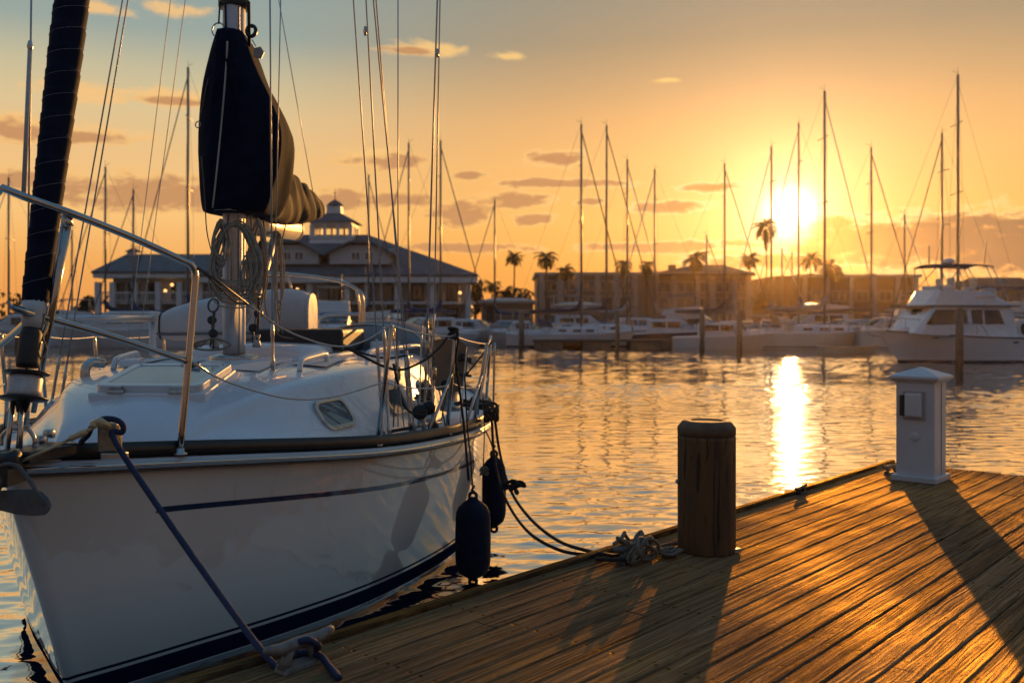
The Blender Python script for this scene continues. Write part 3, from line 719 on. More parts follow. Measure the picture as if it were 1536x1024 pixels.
b_ = MB(); b_.prism(rrect(.51, hl - .09, .035, 5), .012, hm @ Matrix.Translation((0, 0, .044))); b_.build('hatch_lens', glassmat('hatch_acrylic', (.24, .28, .31), .12, 1.0), hatch, local=True)
for hx in (-.17, .17):
    b_ = MB(); b_.box(hm @ Vector((hx, -hl / 2 - .006, .03)), (.07, .03, .045), Matrix((ex, ey, ez)).transposed()); b_.tube([hm @ Vector((hx - .045, -hl/2 - .016, .022)), hm @ Vector((hx + .045, -hl/2 - .016, .022))], .011, 8); b_.build('hinge', STEELW, hatch, local=True, bevel=.002) if False else b_.build('hinge', STEELW, hatch, local=True)
b_ = MB(); b_.tube([hm @ Vector((.06, hl * .32, .06)), hm @ Vector((.13, hl * .32, .066))], .012, 8); b_.build('hatch_handle', DARKALU, hatch, local=True)

# handrails on the trunk, mouldings
for t_, s0, s1 in ((.62, 2.25, 2.72), (-.62, 2.3, 2.75), (.86, 3.3, 4.6)):
    b_ = MB(); n = 2 if s1 - s0 < 1 else 4
    pts = [L3(t_, s0 - .03, cab_top(t_, s0) - .01), L3(t_, s0, cab_top(t_, s0) + .045)] + [L3(t_ * (1 + .18 * k_ / 6 * (s1 - s0)), lerp(s0, s1, k_ / 6), cab_top(t_, lerp(s0, s1, k_ / 6)) + .055) for k_ in range(1, 6)] + [L3(t_ * (1 + .18 * (s1 - s0)), s1, cab_top(t_, s1) + .045), L3(t_ * (1 + .18 * (s1 - s0)), s1 + .03, cab_top(t_, s1) - .02)]
    b_.tube(smooth_path(pts, 4), .022, 10, flat=.8); b_.build('grab_rail', GEL, boat, local=True)
b_ = MB()   # sea hood and raised centre panel behind the mast
rings = []
for s_, hw, hh in ((3.05, .42, .0), (3.08, .44, .05), (3.5, .50, .06), (5.0, .55, .07), (5.04, .54, .0)):
    z0 = cab_top(.5, s_) - .03
    rings.append([L3(x, s_, z0 + hh + zz) for x, zz in ((-hw, -.02), (-hw + .01, .03), (-hw + .05, .045), (0, .065), (hw - .05, .045), (hw - .01, .03), (hw, -.02))])
b_.loft(rings, False, True, True); b_.build('sea_hood', GEL, boat, local=True)
b_ = MB(); b_.tube(smooth_path([L3(.48, 2.62, cab_top(.48, 2.62) + .006), L3(.60, 3.1, cab_top(.6, 3.1) + .012), L3(.68, 3.7, cab_top(.68, 3.7) + .014)], 5), .02, 8); b_.build('deck_moulding', GEL, boat, local=True)
b_ = MB(); b_.box(L3(-.55, 2.4, cab_top(-.55, 2.4) + .02), (.12, .34, .05), rotz(.3)); b_.build('vent_box', GEL, boat, local=True, bevel=.012)
b_ = MB(); b_.tube(smooth_path([L3(-.70, 2.06, cab_top(-.68, 2.0) - .06), L3(-.70, 2.06, cab_top(-.6, 2.0) + .03), L3(-.68, 2.10, cab_top(-.6, 2.1) + .06), L3(-.64, 2.18, cab_top(-.6, 2.1) + .05)], 5), .03, 12); b_.build('vent_cowl', STEELW, boat, local=True)
# black companionway box and sunlit locker abaft the mast
b_ = MB(); c_ = Lp(466, 508, 7.9); b_.box(c_, (.74, .9, .17)); b_.build('hatch_cover', DARKBOX, boat, local=True, bevel=.03)
b_ = MB(); c_ = Lp(582, 521, 8.4); b_.box(c_, (.24, .5, .12)); b_.build('coaming_locker', GEL, boat, local=True, bevel=.02)
b_ = MB(); c_ = Lp(560, 541, 8.2); b_.box(c_, (.75, .9, .12)); b_.build('coaming', GEL, boat, local=True, bevel=.03)

GALVD = M('dull_iron', (.09, .085, .08), .5, .5, var=.3, vs=25)
# mast
MT, MS = .0, 2.8
mz0 = cab_top(0, MS) - .005
b_ = MB(); rings = []
for z in (mz0, mz0 + .5, 2.0, 3, 4, 6, 9, 13.2):
    rings.append([L3(MT + .075 * math.cos(2*math.pi*k_/28), MS + .10 * math.sin(2*math.pi*k_/28), z) for k_ in range(28)])
b_.loft(rings); mast = b_.build('mast', WHITEALU, boat, local=True)
b_ = MB(); b_.tube([L3(MT + .058, MS - .066, mz0 + .01), L3(MT + .058, MS - .066, 13)], .006, 6); b_.build('sail_track', ALU, mast, local=True)
b_ = MB(); b_.lathe([(.17, mz0 - .012), (.17, mz0 + .018), (.13, mz0 + .03), (.118, mz0 + .034)], 28, Matrix.Translation((MT, MS, 0))); b_.build('mast_step', STEELW, mast, local=True)
b_ = MB(); b_.lathe([(.105, 4.0), (.109, 4.01), (.109, 4.05), (.105, 4.06)], 28, Matrix.Translation((MT, MS, 0))); b_.build('mast_band', DARKALU, mast, local=True)
for side in (-1, 1):
    b_ = MB(); b_.tube([L3(side * .07, MS, 6.3), L3(side * 1.34, MS + .05, 6.36)], [.03, .018], 8); b_.build('spreader', ALU, mast, local=True)
def shackle(px, py, Y, r, tr, name='shackle', tilt=.3, par=None, mat=STEELW):
    c_ = Lp(px, py, Y); b_ = MB()
    b_.tube([c_ + Vector((r * math.cos(a), tilt * r * math.sin(a), r * 1.25 * math.sin(a))) for a in [2*math.pi*k_/16 for k_ in range(16)]], tr, 6, closed=True)
    return b_.build(name, mat, par or mast, local=True)
shackle(327, 45, 6.5, .042, .0055); shackle(377, 47, 6.55, .032, .014, mat=DARKALU)
b_ = MB(); b_.tube([Lp(330, 3, 6.52), Lp(328, 36, 6.5)], .006, 6); b_.build('halyard_tail', BLACKROPE, mast, local=True)
b_ = MB(); b_.tube([Lp(338, 5, 6.5), Lp(339, 58, 6.5)], .007, 6); b_.build('halyard_tail', BLACKROPE, mast, local=True)
b_ = MB(); b_.tube([Lp(373, 3, 6.55), Lp(374, 70, 6.55)], .012, 6); b_.build('halyard_tail', BLACKROPE, mast, local=True)
b_ = MB(); c_ = Lp(388, 79, 6.55); b_.prism([(-.035, -.03), (.02, -.045), (.04, 0), (.015, .04), (-.03, .03)], .012, frame_mat(c_, Vector((1, 0, 0)), Vector((0, 0, 1)), Vector((0, -1, 0)))); b_.tube([Lp(378, 60, 6.55), Lp(384, 70, 6.55)], .004, 5); b_.build('halyard_tag', GALV, mast, local=True)
shackle(297, 187, 6.4, .018, .004, mat=GALV)
# winches and gear at the mast foot
for px, py, Y in ((322, 512, 6.45), (385, 510, 6.45)):
    c_ = Lp(px, py, Y); b_ = MB(); b_.lathe([(.03, -.05), (.03, -.03), (.024, -.015), (.02, .01), (.026, .035), (.02, .04)], 16, Matrix.Translation(c_)); b_.build('mast_winch', GALV, mast, local=True)
for px, py, Y in ((318, 480, 6.45), (388, 470, 6.5), (320, 500, 6.4), (380, 492, 6.45)):
    c_ = Lp(px, py, Y); b_ = MB(); b_.lathe([(.008, -.014), (.03, -.013), (.03, .013), (.008, .014)], 14, frame_mat(c_, Vector((0, 0, 1)), Vector((1, 0, 0)), Vector((0, 1, 0)))); b_.tube([c_, c_ - Vector((0, 0, .12))], .006, 6); b_.build('turning_block', DARKALU, mast, local=True)
shackle(320, 458, 6.45, .036, .007, mat=GALVD); shackle(389, 435, 6.5, .03, .006, mat=GALVD)
for a_, b_2 in (((321, 468), (316, 520)), ((388, 446), (385, 510))):
    line_ = MB(); line_.tube([Lp(*a_, 6.44), Lp((a_[0] + b_2[0]) / 2 + 1, (a_[1] + b_2[1]) / 2, 6.43), Lp(*b_2, 6.44)], .011, 8); line_.build('tackle', GALVD, mast, local=True)
for px, py in ((344, 443), (344, 498), (343, 470)):
    pass
# boom
BA, BB_ = L3(0, 2.9, 2.52), L3(-.16, 5.0, 2.66)
b_ = MB(); dv = (BB_ - BA).normalized(); sx_ = dv.cross(Vector((0, 0, 1))).normalized(); up = sx_.cross(dv)
prof = [(math.cos(a) * .075, math.sin(a) * .105) for a in [2*math.pi*k_/20 for k_ in range(20)]]
b_.loft([[c_ + sx_ * x + up * y for x, y in prof] for c_ in (BA, BA.lerp(BB_, .5), BB_)]); boom = b_.build('boom', M('boom_alloy', (.55, .52, .47), .3, .35, var=.1), boat, local=True)
b_ = MB(); b_.loft([[c_ + sx_ * x * k_ + up * y * k_ for x, y in prof] for c_, k_ in ((BB_ - dv*.02, 1.08), (BB_ + dv * .03, 1.08), (BB_ + dv * .07, .9), (BB_ + dv * .085, .5))]); b_.build('boom_end', M('boom_end_cap', (.6, .55, .45), .4), boom, local=True)
b_ = MB(); q = L3(-.12, 4.2, 2.50); b_.tube([q, q - Vector((0, 0, .05))], .012, 8); b_.lathe([(.006, -.012), (.028, -.012), (.028, .012), (.006, .012)], 14, frame_mat(q - Vector((0, 0, .08)), Vector((0, 0, 1)), Vector((0, 1, 0)), Vector((1, 0, 0)))); b_.build('boom_block', DARKALU, boom, local=True)
b_ = MB(); q = L3(.04, 3.3, 2.44); b_.tube([q, q - Vector((0, 0, .04))], .01, 8); b_.lathe([(.006, -.014), (.032, -.014), (.032, .014), (.006, .014)], 14, frame_mat(q - Vector((0, 0, .07)), Vector((0, 0, 1)), Vector((0, 1, 0)), Vector((1, 0, 0)))); b_.build('boom_block', DARKALU, boom, local=True)
b_ = MB(); b_.tube([L3(.02, 2.88, 1.75), L3(.03, 3.25, 2.0), L3(.02, 3.75, 2.5)], [.032, .03, .03], 12); b_.build('boom_vang', GALV, boom, local=True)

# sail cover: a teardrop tube from the mast collar along the boom
CWL = [(0, .20), (.3, .225), (.5, .226), (.8, .165), (1, .10)]
CWR = [(0, .27), (.25, .345), (.46, .36), (.61, .295), (.8, .18), (1, .095)]
def cover_ring(s, t0, zb, zt, wb, wt, fold=0.0, ph=0):
    out = []
    n = 56
    asym = 1 - min(1, max(0, (s - 3.05) / .45)); asym = asym * asym * (3 - 2 * asym)
    lead = min(1, max(.12, (s - 2.53) / .17)) ** .6
    for k_ in range(n):
        a = 2 * math.pi * k_ / n
        u_ = (1 - math.cos(a)) / 2          # 0 bottom .. 1 top
        sd = math.sin(a)
        wd = lerp(wb, wt, u_ ** .8)
        wf = interp(CWR if sd > 0 else CWL, u_) * lead
        wd = lerp(wd, wf, asym)
        x = (abs(sd) ** lerp(.5, .07, asym)) * (1 if sd > 0 else -1) * wd
        z = lerp(zb, zt, u_)
        f = fold * ((math.sin(19 * s + 5 * z + ph) * .8 + math.sin(41 * s - 7 * z) * .35) * (s - 2.5) * .6 + .8 * mnoise.noise(Vector((x * 4, s * 5, z * 3))))
        crease = asym * (.022 * mnoise.noise(Vector((x * 7 + z * 2.2, s * 3, z * 1.6 - x * 3))) + .020 * (abs(mnoise.noise(Vector((x * 6 - z * 2.6, 4.0, z * .9 + x * 2)))) - .2))
        out.append(L3(t0 + x + f * (1 if x > 0 else -1), s + f * .5 + crease * 1.4, z + f * .2))
    return out
#      s      t0   zb     zt     wb    wt   fold
CV = [(2.555, 0, 2.56, 3.70, .06, .04, 0), (2.575, 0, 2.552, 3.78, .15, .075, .003), (2.62, 0, 2.548, 3.81, .22, .095, .006), (2.70, 0, 2.546, 3.82, .245, .11, .008), (2.82, -.005, 2.546, 3.82, .25, .115, .010), (2.95, -.005, 2.552, 3.80, .255, .12, .012), (3.12, .0, 2.558, 3.70, .26, .125, .014),
      (3.35, .0, 2.562, 3.34, .215, .115, .016), (3.6, .0, 2.57, 3.12, .20, .11, .018), (3.9, -.01, 2.59, 3.07, .19, .105, .020), (4.2, -.015, 2.615, 3.05, .18, .10, .020), (4.5, -.025, 2.65, 3.03, .17, .09, .020), (4.8, -.03, 2.71, 3.01, .155, .075, .018), (5.1, -.035, 2.76, 3.01, .145, .06, .015), (5.28, -.04, 2.81, 2.97, .09, .04, .01), (5.33, -.04, 2.85, 2.93, .03, .02, 0)]
def dense(cv, n=3):
    out = []
    for i in range(len(cv) - 1):
        for k_ in range(n): out.append(tuple(lerp(a, b, k_ / n) for a, b in zip(cv[i], cv[i + 1])))
    out.append(cv[-1]); return out
cvd = dense(CV, 5); nfr = 34
b_ = MB(); b_.loft([cover_ring(*c_) for c_ in cvd[:nfr + 1]], True, True, False); cover = b_.build('sail_cover', NAVY, boat, local=True)
b_ = MB(); b_.loft([cover_ring(*c_[:6], c_[6] * 1.25) for c_ in cvd[nfr:]], True, False, True); b_.build('sunlit_cover_aft', TAN, cover, local=True)  # aft part of the navy cover, coloured tan as if sunlit
def cover_edge(z, side, s_=2.60, off=.004):
    c_ = min(cvd, key=lambda q: abs(q[0] - s_)); u_ = max(0, min(1, (z - c_[2]) / (c_[3] - c_[2]))); a = math.acos(1 - 2 * u_); sd = math.sin(a)
    return L3(side * (sd ** .55) * lerp(c_[4], c_[5], u_ ** .8), c_[0] - off, z)
b_ = MB(); b_.tube([Lp(341 - 22 * (i / 14) ** 1.3, 62 + 250 * i / 14, 6.325 + .02 * math.sin(i)) for i in range(15)], .006, 6); b_.build('piping', M('cover_piping', (.45, .43, .38), .7), cover, local=True)
b_ = MB(); 
b_.tube([cover_edge(2.556, -1, s) for s in (2.95, 2.82, 2.7, 2.62, 2.575)] + [cover_edge(2.556, 1, s) for s in (2.575, 2.62, 2.7, 2.82, 2.95, 3.12)], .006, 6); b_.build('hem', bpy.data.materials['cover_piping'], cover, local=True)

# furled headsail on its forestay
FA, FB = L3(0, .06, 1.16), L3(0, 2.68, 12.9)
def fs(z): k_ = (z - FA.z) / (FB.z - FA.z); return FA.lerp(FB, k_)
b_ = MB(); b_.tube([FA, FB], .007, 8); fstay = b_.build('forestay', WIREM, boat, local=True)
b_ = MB(); pts, rs = [], []
zz = 1.875
while zz < 12.4:
    pts.append(fs(zz)); base_r = min(.052 + .02 * min(1, (zz - 1.875) / 1.2), .074)
    ph = ((zz - 1.875) / .105) % 1.0
    rs.append(base_r + .0045 * ph); zz += .0105 if zz < 4.0 else .1
b_.tube(pts, rs, 18)
FURL = M('navy_sail_band', (.010, .014, .032), .8, var=.2, vs=12, bump=.3, bs=400, bd=.001, spec=.1)
b_.build('furled_sail', FURL, fstay, local=True)
# the visible stitch line of every wrap
b_ = MB()
hel = []
for i in range(0, 340):
    z = 1.885 + i * .0105 / 1.7; a = 2 * math.pi * i / 17.0
    c_ = fs(z); r_ = min(.052 + .02 * min(1, (z - 1.875) / 1.2), .074) + .0052
    hel.append(c_ + Vector((r_ * math.cos(a), r_ * math.sin(a), 0)))
b_.tube(hel, .0011, 4); b_.build('stitching', M('sail_thread', (.25, .25, .27), .7), fstay, local=True)
b_ = MB(); b_.tube([fs(z) for z in (1.76, 1.80, 1.84, 1.88)], [.036, .046, .05, .052], 16); b_.build('tack_wrap', WHITECAN, fstay, local=True)
b_ = MB(); b_.tube([fs(z) for z in (1.60, 1.62, 1.74, 1.77)], [.042, .047, .045, .036], 16); b_.build('sail_tack', RUBBER, fstay, local=True)
drum_c = fs(1.53)
b_ = MB(); fd = (FB - FA).normalized(); fx = Vector((1, 0, 0)); fy = fd.cross(fx).normalized(); fx = fy.cross(fd)
dm_ = frame_mat(drum_c, fx, fy, fd)
b_.lathe([(.02, .055), (.088, .052), (.093, .046), (.088, .042), (.062, .038), (.058, .034), (.02, .034)], 32, dm_); b_.build('drum_flange', DARKALU, fstay, local=True)
b_ = MB(); b_.lathe([(.062, .034), (.068, .02), (.066, -.03), (.070, -.048), (.062, -.052)], 32, dm_); b_.build('drum', M('drum_paint', (.52, .52, .52), .4, .1, var=.2, vs=25), fstay, local=True)
b_ = MB(); b_.lathe([(.02, -.05), (.07, -.052), (.096, -.057), (.098, -.063), (.09, -.068), (.03, -.074), (.02, -.12), (.012, -.12)], 32, dm_); b_.build('drum_flange', DARKALU, fstay, local=True)
for px0, px1 in ((21, 9), (33, 29)):
    b_ = MB(); b_.tube([Lp(px0, 590, 3.92), Lp(px1, 690, 3.86)], .011, 8); b_.build('stay_toggle', STEEL, fstay, local=True)
b_ = MB(); b_.tube(smooth_path([Lp(66, 470, 4.0), Lp(62, 500, 4.0), Lp(70, 525, 4.0), Lp(58, 545, 3.98), Lp(64, 566, 3.95)], 5), .004, 6); b_.build('furling_line', GREYROPE, fstay, local=True)
b_ = MB(); b_.tube(smooth_path([Lp(56, 512, 4.0), Lp(66, 500, 4.02), Lp(74, 478, 4.05)], 5), .009, 8); b_.build('furler_clip', CHROMEBR, fstay, local=True)

# pulpit
def mir(v): return Vector((-v.x, v.y, v.z))
top_half = [L3(.47, .63, deck_z(.63) + .01), Lp(281, 560, 4.42), Lp(290, 460, 4.42), Lp(293, 415, 4.42), Lp(287, 398, 4.40), Lp(270, 389, 4.36), Lp(200, 357, 4.2), Lp(120, 325, 4.0), Lp(70, 307, 3.90), Lp(36, 295, 3.82)]
tp = smooth_path([top_half[0], top_half[1], top_half[2]], 4)[:-1] + smooth_path(top_half[2:], 5)
full = tp + [L3(0, tp[-1].y - .04, tp[-1].z + .03)] + [mir(p) for p in reversed(tp)]
b_ = MB(); b_.tube(full, .0165, 14); pulpit = b_.build('pulpit', STEEL, boat, local=True)
mid = [Lp(283, 543, 4.42), Lp(180, 508, 4.25), Lp(75, 478, 4.05), Lp(40, 468, 3.94)]
mp = smooth_path(mid, 5); fullm = mp + [L3(0, mp[-1].y - .08, mp[-1].z + .02)] + [mir(p) for p in reversed(mp)]
b_ = MB(); b_.tube(fullm, .0145, 12); b_.build('mid_rail', STEEL, pulpit, local=True)
la, lb_, lc = Lp(104, 325, 3.98), Lp(76, 478, 4.05), L3(.20, .30, deck_z(.3) + .01)
for f_ in (lambda v: v,):
    b_ = MB(); b_.tube([f_(la), f_(lb_), f_(Lp(50, 618, 4.12))], [.0155, .0155, .012], 12); b_.build('leg', STEEL, pulpit, local=True)
    b_ = MB(); b_.tube([f_(Lp(96, 328, 4.0)), f_(Lp(72, 470, 4.08))], .010, 10); b_.build('leg_brace', STEEL, pulpit, local=True)
b_ = MB(); c_ = Lp(102, 333, 3.98); b_.tube([c_ + Vector((-.012, 0, .03)), c_ + Vector((.004, 0, -.02))], .021, 10); b_.build('clamp', STEELW, pulpit, local=True)
b_ = MB(); b_.lathe([(.035, 0), (.035, .006), (.022, .012), (.02, .03)], 16, Matrix.Translation(L3(.47, .63, deck_z(.63) + .004))); b_.build('foot', STEELW, pulpit, local=True)

# stanchions
def stanchion(s, side, lean=.06, h=.685, inset=.05, top=None):
    t_ = deck_t(s) - inset; z = deck_z(s) + .006
    a = L3(side * t_, s, z); b = top if top is not None else L3(side * (t_ + lean), s, z + h)
    mb = MB(); mb.tube([a, a.lerp(b, .985), b], [.0135, .0135, .011], 12); st = mb.build('stanchion', STEEL, boat, local=True)
    mb = MB(); mb.box(a + Vector((0, 0, .004)), (.07, .075, .012)); mb.build('stanchion_base', STEELW, st, local=True, bevel=.003)
    mb = MB(); mb.lathe([(.024, .006), (.022, .06), (.019, .062)], 14, frame_mat(a, Vector((1, 0, 0)), Vector((0, 1, 0)), (b - a).normalized())); mb.build('socket', STEELW, st, local=True)
    mb = MB(); mb.tube([b - (b - a).normalized() * .012 + Vector((0, -.02, 0)), b - (b - a).normalized() * .012 + Vector((0, .02, 0))], .007, 8); mb.build('cap', STEELW, st, local=True)
    return a, b
PT = []
for s, side, kw in ((1.80, 1, dict(top=Lp(588, 486, 5.62), inset=.035)), (2.62, 1, dict(top=Lp(683, 502, 6.44), inset=.04)), (3.35, 1, dict(top=Lp(731, 514, 7.2), inset=.04)), (4.3, 1, dict(lean=.05)), (5.6, 1, dict(lean=.05)), (1.8, -1, {}), (2.62, -1, {}), (3.35, -1, {}), (4.3, -1, {}), (5.6, -1, {})):
    PT.append((side,) + stanchion(s, side, **kw))
for s, st_i in ((2.38, 1), (3.12, 2)):
    a = L3(deck_t(s) - .06, s, deck_z(s) + .01); b = PT[st_i][1].lerp(PT[st_i][2], .62)
    mb = MB(); mb.tube([a, b], .011, 10); mb.build('gate_brace', STEELW, boat, local=True)
    mb = MB(); mb.lathe([(.022, 0), (.02, .04), (.016, .042)], 12, Matrix.Translation(a)); mb.build('brace_foot', STEELW, boat, local=True)
# lifelines
def line(name, pts, r, mat=VINYL, n=6, par=None):
    mb = MB(); mb.tube(pts, r, n); return mb.build(name, mat, par or boat, local=True)
pc = Lp(297, 402, 4.41)
line('lifeline', smooth_path([Lp(372, 456, 4.72), Lp(430, 496, 5.0), Lp(500, 519, 5.27), Lp(545, 512, 5.45), PT[0][2]], 6), .0052)
line('lifeline_tackle', [pc, Lp(330, 424, 4.53), Lp(372, 456, 4.72)], [.0075, .006, .005], GALVD, 8)
line('lifeline_lashing', smooth_path([pc, Lp(326, 428, 4.53), Lp(352, 452, 4.65), Lp(372, 457, 4.72)], 5), .005, GREYROPE)
line('lifeline', smooth_path([Lp(283, 541, 4.42), Lp(340, 572, 4.65), Lp(430, 597, 5.0), Lp(500, 595, 5.3), PT[0][1].lerp(PT[0][2], .52)], 6), .0048)
line('lifeline_tackle', [Lp(284, 541, 4.42), Lp(312, 558, 4.53)], [.010, .006], STEELW, 8)
tops = [p[2] for p in PT if p[0] == 1]; bots = [p[1] for p in PT if p[0] == 1]
for i in range(4):
    line('lifeline', sag(tops[i] - Vector((0, 0, .01)), tops[i + 1] - Vector((0, 0, .01)), .012 if i else .02), .0048)
    line('lifeline', sag(bots[i].lerp(tops[i], .52), bots[i + 1].lerp(tops[i + 1], .50), .035), .0045)
topsn = [p[2] for p in PT if p[0] == -1]; botsn = [p[1] for p in PT if p[0] == -1]
line('lifeline', sag(mir(Lp(287, 402, 4.40)), topsn[0], .05), .005); line('lifeline', sag(mir(Lp(283, 541, 4.42)), botsn[0].lerp(topsn[0], .5), .05), .005)
for i in range(4):
    line('lifeline', sag(topsn[i], topsn[i + 1], .02), .0048); line('lifeline', sag(botsn[i].lerp(topsn[i], .5), botsn[i + 1].lerp(topsn[i + 1], .5), .03), .0045)
# starboard pole and dinghy chocks
line('whisker_pole', [Lp(92, 478, 6.9), Lp(228, 478, 7.7)], .028, ALU, 14)
line('pole_end', [Lp(226, 478, 7.7), Lp(233, 478, 7.72)], .034, STEELW, 12)
b_ = MB(); a = Lp(229, 512, 7.75); b = Lp(229, 483, 7.75); b_.tube([a - Vector((0, 0, .12)), b], .03, 8); b_.build('pole_chock', GEL, boat, local=True)

# standing rigging, each wire with its turnbuckle
def shroud(foot, top, r=.0055, buckle=.34):
    f_, t_ = Vector(foot), Vector(top); dirv = (t_ - f_).normalized()
    mb = MB(); mb.tube([f_ + dirv * buckle, t_], r, 8); sh = mb.build('shroud', WIREM, boat, local=True)
    if buckle:
        mb = MB(); mb.tube([f_, f_ + dirv * .05, f_ + dirv * .06, f_ + dirv * (buckle - .1), f_ + dirv * (buckle - .09), f_ + dirv * buckle], [.016, .014, .0105, .0105, .014, .008], 10); mb.build('turnbuckle', STEELW, sh, local=True)
        mb = MB(); mb.box(f_ - dirv * .02, (.05, .06, .02)); mb.tube([f_ - dirv * .02, f_ + dirv * .04], .012, 8); mb.build('chainplate', STEELW, sh, local=True)
    return sh
def thru(foot, px, py, Y, k_):
    """a straight wire from the foot through a surveyed point, k_ times as far"""
    q = Lp(px, py, Y); return foot + (q - foot) * k_
chp = L3(1.36, 2.70, deck_z(2.7) + .03)
shroud(chp, thru(chp, 656, 0, 6.55, 1.72), .0065, .5)
shroud(chp + Vector((.05, .06, 0)), thru(chp + Vector((.05, .06, 0)), 660, 0, 6.6, 1.72), .005, .42)
shroud(chp + Vector((-.06, -.05, 0)), thru(chp + Vector((-.06, -.05, 0)), 560, 0, 6.55, 2.4), .0055, .55)
shroud(chp + Vector((-.09, -.02, 0)), thru(chp + Vector((-.09, -.02, 0)), 564, 0, 6.6, 2.4), .005, .45)
fl = L3(1.18, 2.12, deck_z(2.12) + .03)
shroud(fl, thru(fl, 530, 0, 6.0, 1.9), .0045, .62); shroud(fl + Vector((.03, .04, 0)), thru(fl + Vector((.03, .04, 0)), 549, 0, 6.05, 1.9), .005, .7)
q = Lp(597, 640, 6.0); shroud(q, thru(q, 597, 0, 6.0, 1.6), .004, .0)
for (a_, b2) in (((548, 47), 6.05), ((656, 80), 6.55)):
    c_ = Lp(a_[0], a_[1], b2); line('wire_fitting', [c_ - Vector((0, 0, .03)), c_, c_ + Vector((0, 0, .03))], [.008, .014, .008], STEELW, 10)
shroud(Lp(409, 552, 5.95), thru(Lp(409, 552, 5.95), 405, 0, 6.0, 1.5), .0055, .30)
shroud(Lp(411, 480, 6.3), thru(Lp(411, 480, 6.3), 421, 0, 6.3, 1.5), .004, 0)
# starboard
cs = L3(-1.30, 2.72, deck_z(2.72) + .05); shroud(cs, thru(cs, 184, 0, 6.55, 1.7), .0055, .5); shroud(cs + Vector((.04, .05, 0)), thru(cs + Vector((.04, .05, 0)), 192, 0, 6.6, 1.7), .0055, .42)
cs2 = L3(-1.50, 2.8, deck_z(2.8) + .05); shroud(cs2, thru(cs2, 47, 0, 6.6, 1.4), .0075, .4)
c_ = Lp(45, 70, 6.6); line('wire_fitting', [c_ - Vector((0, 0, .04)), c_, c_ + Vector((0, 0, .04))], [.012, .022, .012], STEELW, 10)
line('wire_cover', [Lp(45, 76, 6.6), Lp(35, 300, 6.6)], .016, VINYL, 8)
for px, r_ in ((256, .0035), (278, .0035)):
    q = L3(-1.66, 4.6 + (px - 256) * .01, deck_z(4.6)); shroud(q, thru(q, px, 0, 8.1, 1.8), r_, 0)
shroud(Lp(470, 292, 9.0), Lp(418, 0, 8.0), .004, 0)
line('lazy_line', smooth_path([Lp(324, 95, 6.45), Lp(312, 120, 6.42), Lp(300, 178, 6.4)], 4), .004, GREYROPE)
line('lazy_line', smooth_path([Lp(302, 235, 6.4), Lp(307, 290, 6.38), Lp(310, 345, 6.4), Lp(318, 380, 6.42), Lp(322, 400, 6.45)], 4), .004, GREYROPE)
# deck gear around the port chainplates: winch, blocks, coiled warps
for c_, k_ in ((L3(1.30, 3.25, 1.04), 1.25), (L3(1.42, 3.9, 1.06), 1.35)):
    b_ = MB(); b_.lathe([(r_ * k_, z * k_) for r_, z in ((.065, 0), (.065, .03), (.05, .045), (.042, .08), (.056, .13), (.06, .145), (.045, .15), (.03, .165))], 20, Matrix.Translation(c_)); b_.build('deck_winch', STEELW, boat, local=True)
for px, py, Y, r_ in ((630, 618, 6.35, .05), (650, 640, 6.3, .035), (668, 575, 6.6, .03), (643, 612, 6.4, .045)):
    c_ = Lp(px, py, Y); b_ = MB(); b_.lathe([(.012, -.022), (r_, -.02), (r_ * 1.05, 0), (r_, .02), (.012, .022)], 16, frame_mat(c_, Vector((0, 0, 1)), Vector((1, 0, 0)), Vector((0, 1, 0)))); b_.build('snatch_block', DARKALU, boat, local=True)
line('genoa_track', [L3(1.18, 2.3, deck_z(2.3) + .05), L3(1.42, 3.2, deck_z(3.2) + .045)], .012, DARKALU, 8)
# spray hood over the companionway and stern rails
b_ = MB(); rings = []
for k_ in range(9):
    f_ = k_ / 8; hh = math.sin(math.pi * (.12 + .60 * f_)) ; s_ = 4.55 + 1.35 * f_
    rings.append([L3(.62 + .60 * math.cos(a), s_, 1.30 + (.20 + .30 * hh) * (max(0, math.sin(a)) ** .55)) for a in [math.pi * j / 16 for j in range(17)]])
b_.loft(rings, False, True, True); b_.build('spray_hood', GREYCAN, boat, local=True)
b_ = MB(); b_.tube(smooth_path([L3(1.23, 4.65, 1.1), L3(1.22, 4.6, 1.45), L3(1.0, 4.57, 1.70), L3(.62, 4.54, 1.76), L3(.2, 4.56, 1.7)], 5), .012, 8); b_.build('hood_frame', STEEL, boat, local=True)
b_ = MB()
cl = [Lp(x, y, 7.45 + .002 * (x - 640)) for x, y in ((640, 512), (662, 508), (690, 510), (702, 520), (700, 560), (690, 588), (655, 585), (642, 560))]
b_.add(cl + [p + Vector((0, .015, 0)) for p in cl], [tuple(range(8)), tuple(range(15, 7, -1))] + [(i, (i + 1) % 8, 8 + (i + 1) % 8, 8 + i) for i in range(8)], False)
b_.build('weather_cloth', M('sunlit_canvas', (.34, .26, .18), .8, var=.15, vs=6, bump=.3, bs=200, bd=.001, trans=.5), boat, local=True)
line('stern_arch', smooth_path([Lp(392, 410, 9.6), Lp(440, 412, 9.8), Lp(500, 420, 10.1), Lp(532, 432, 10.2), Lp(544, 450, 10.2), Lp(545, 520, 10.2), Lp(546, 560, 10.2)], 6), .02, STEEL, 12)
line('stern_arch', smooth_path([Lp(535, 436, 10.3), Lp(540, 470, 10.3), Lp(537, 540, 10.3)], 4), .015, STEEL, 10)
line('push_pit', smooth_path([Lp(470, 560, 10.6), Lp(474, 490, 10.6), Lp(486, 474, 10.7), Lp(530, 471, 10.9), Lp(575, 474, 11.1), Lp(582, 482, 11.1), Lp(583, 560, 11.1)], 5), .018, STEEL, 10)
line('outboard_handle', [Lp(430, 408, 8.6), Lp(441, 448, 8.6)], .012, VINYL, 8)
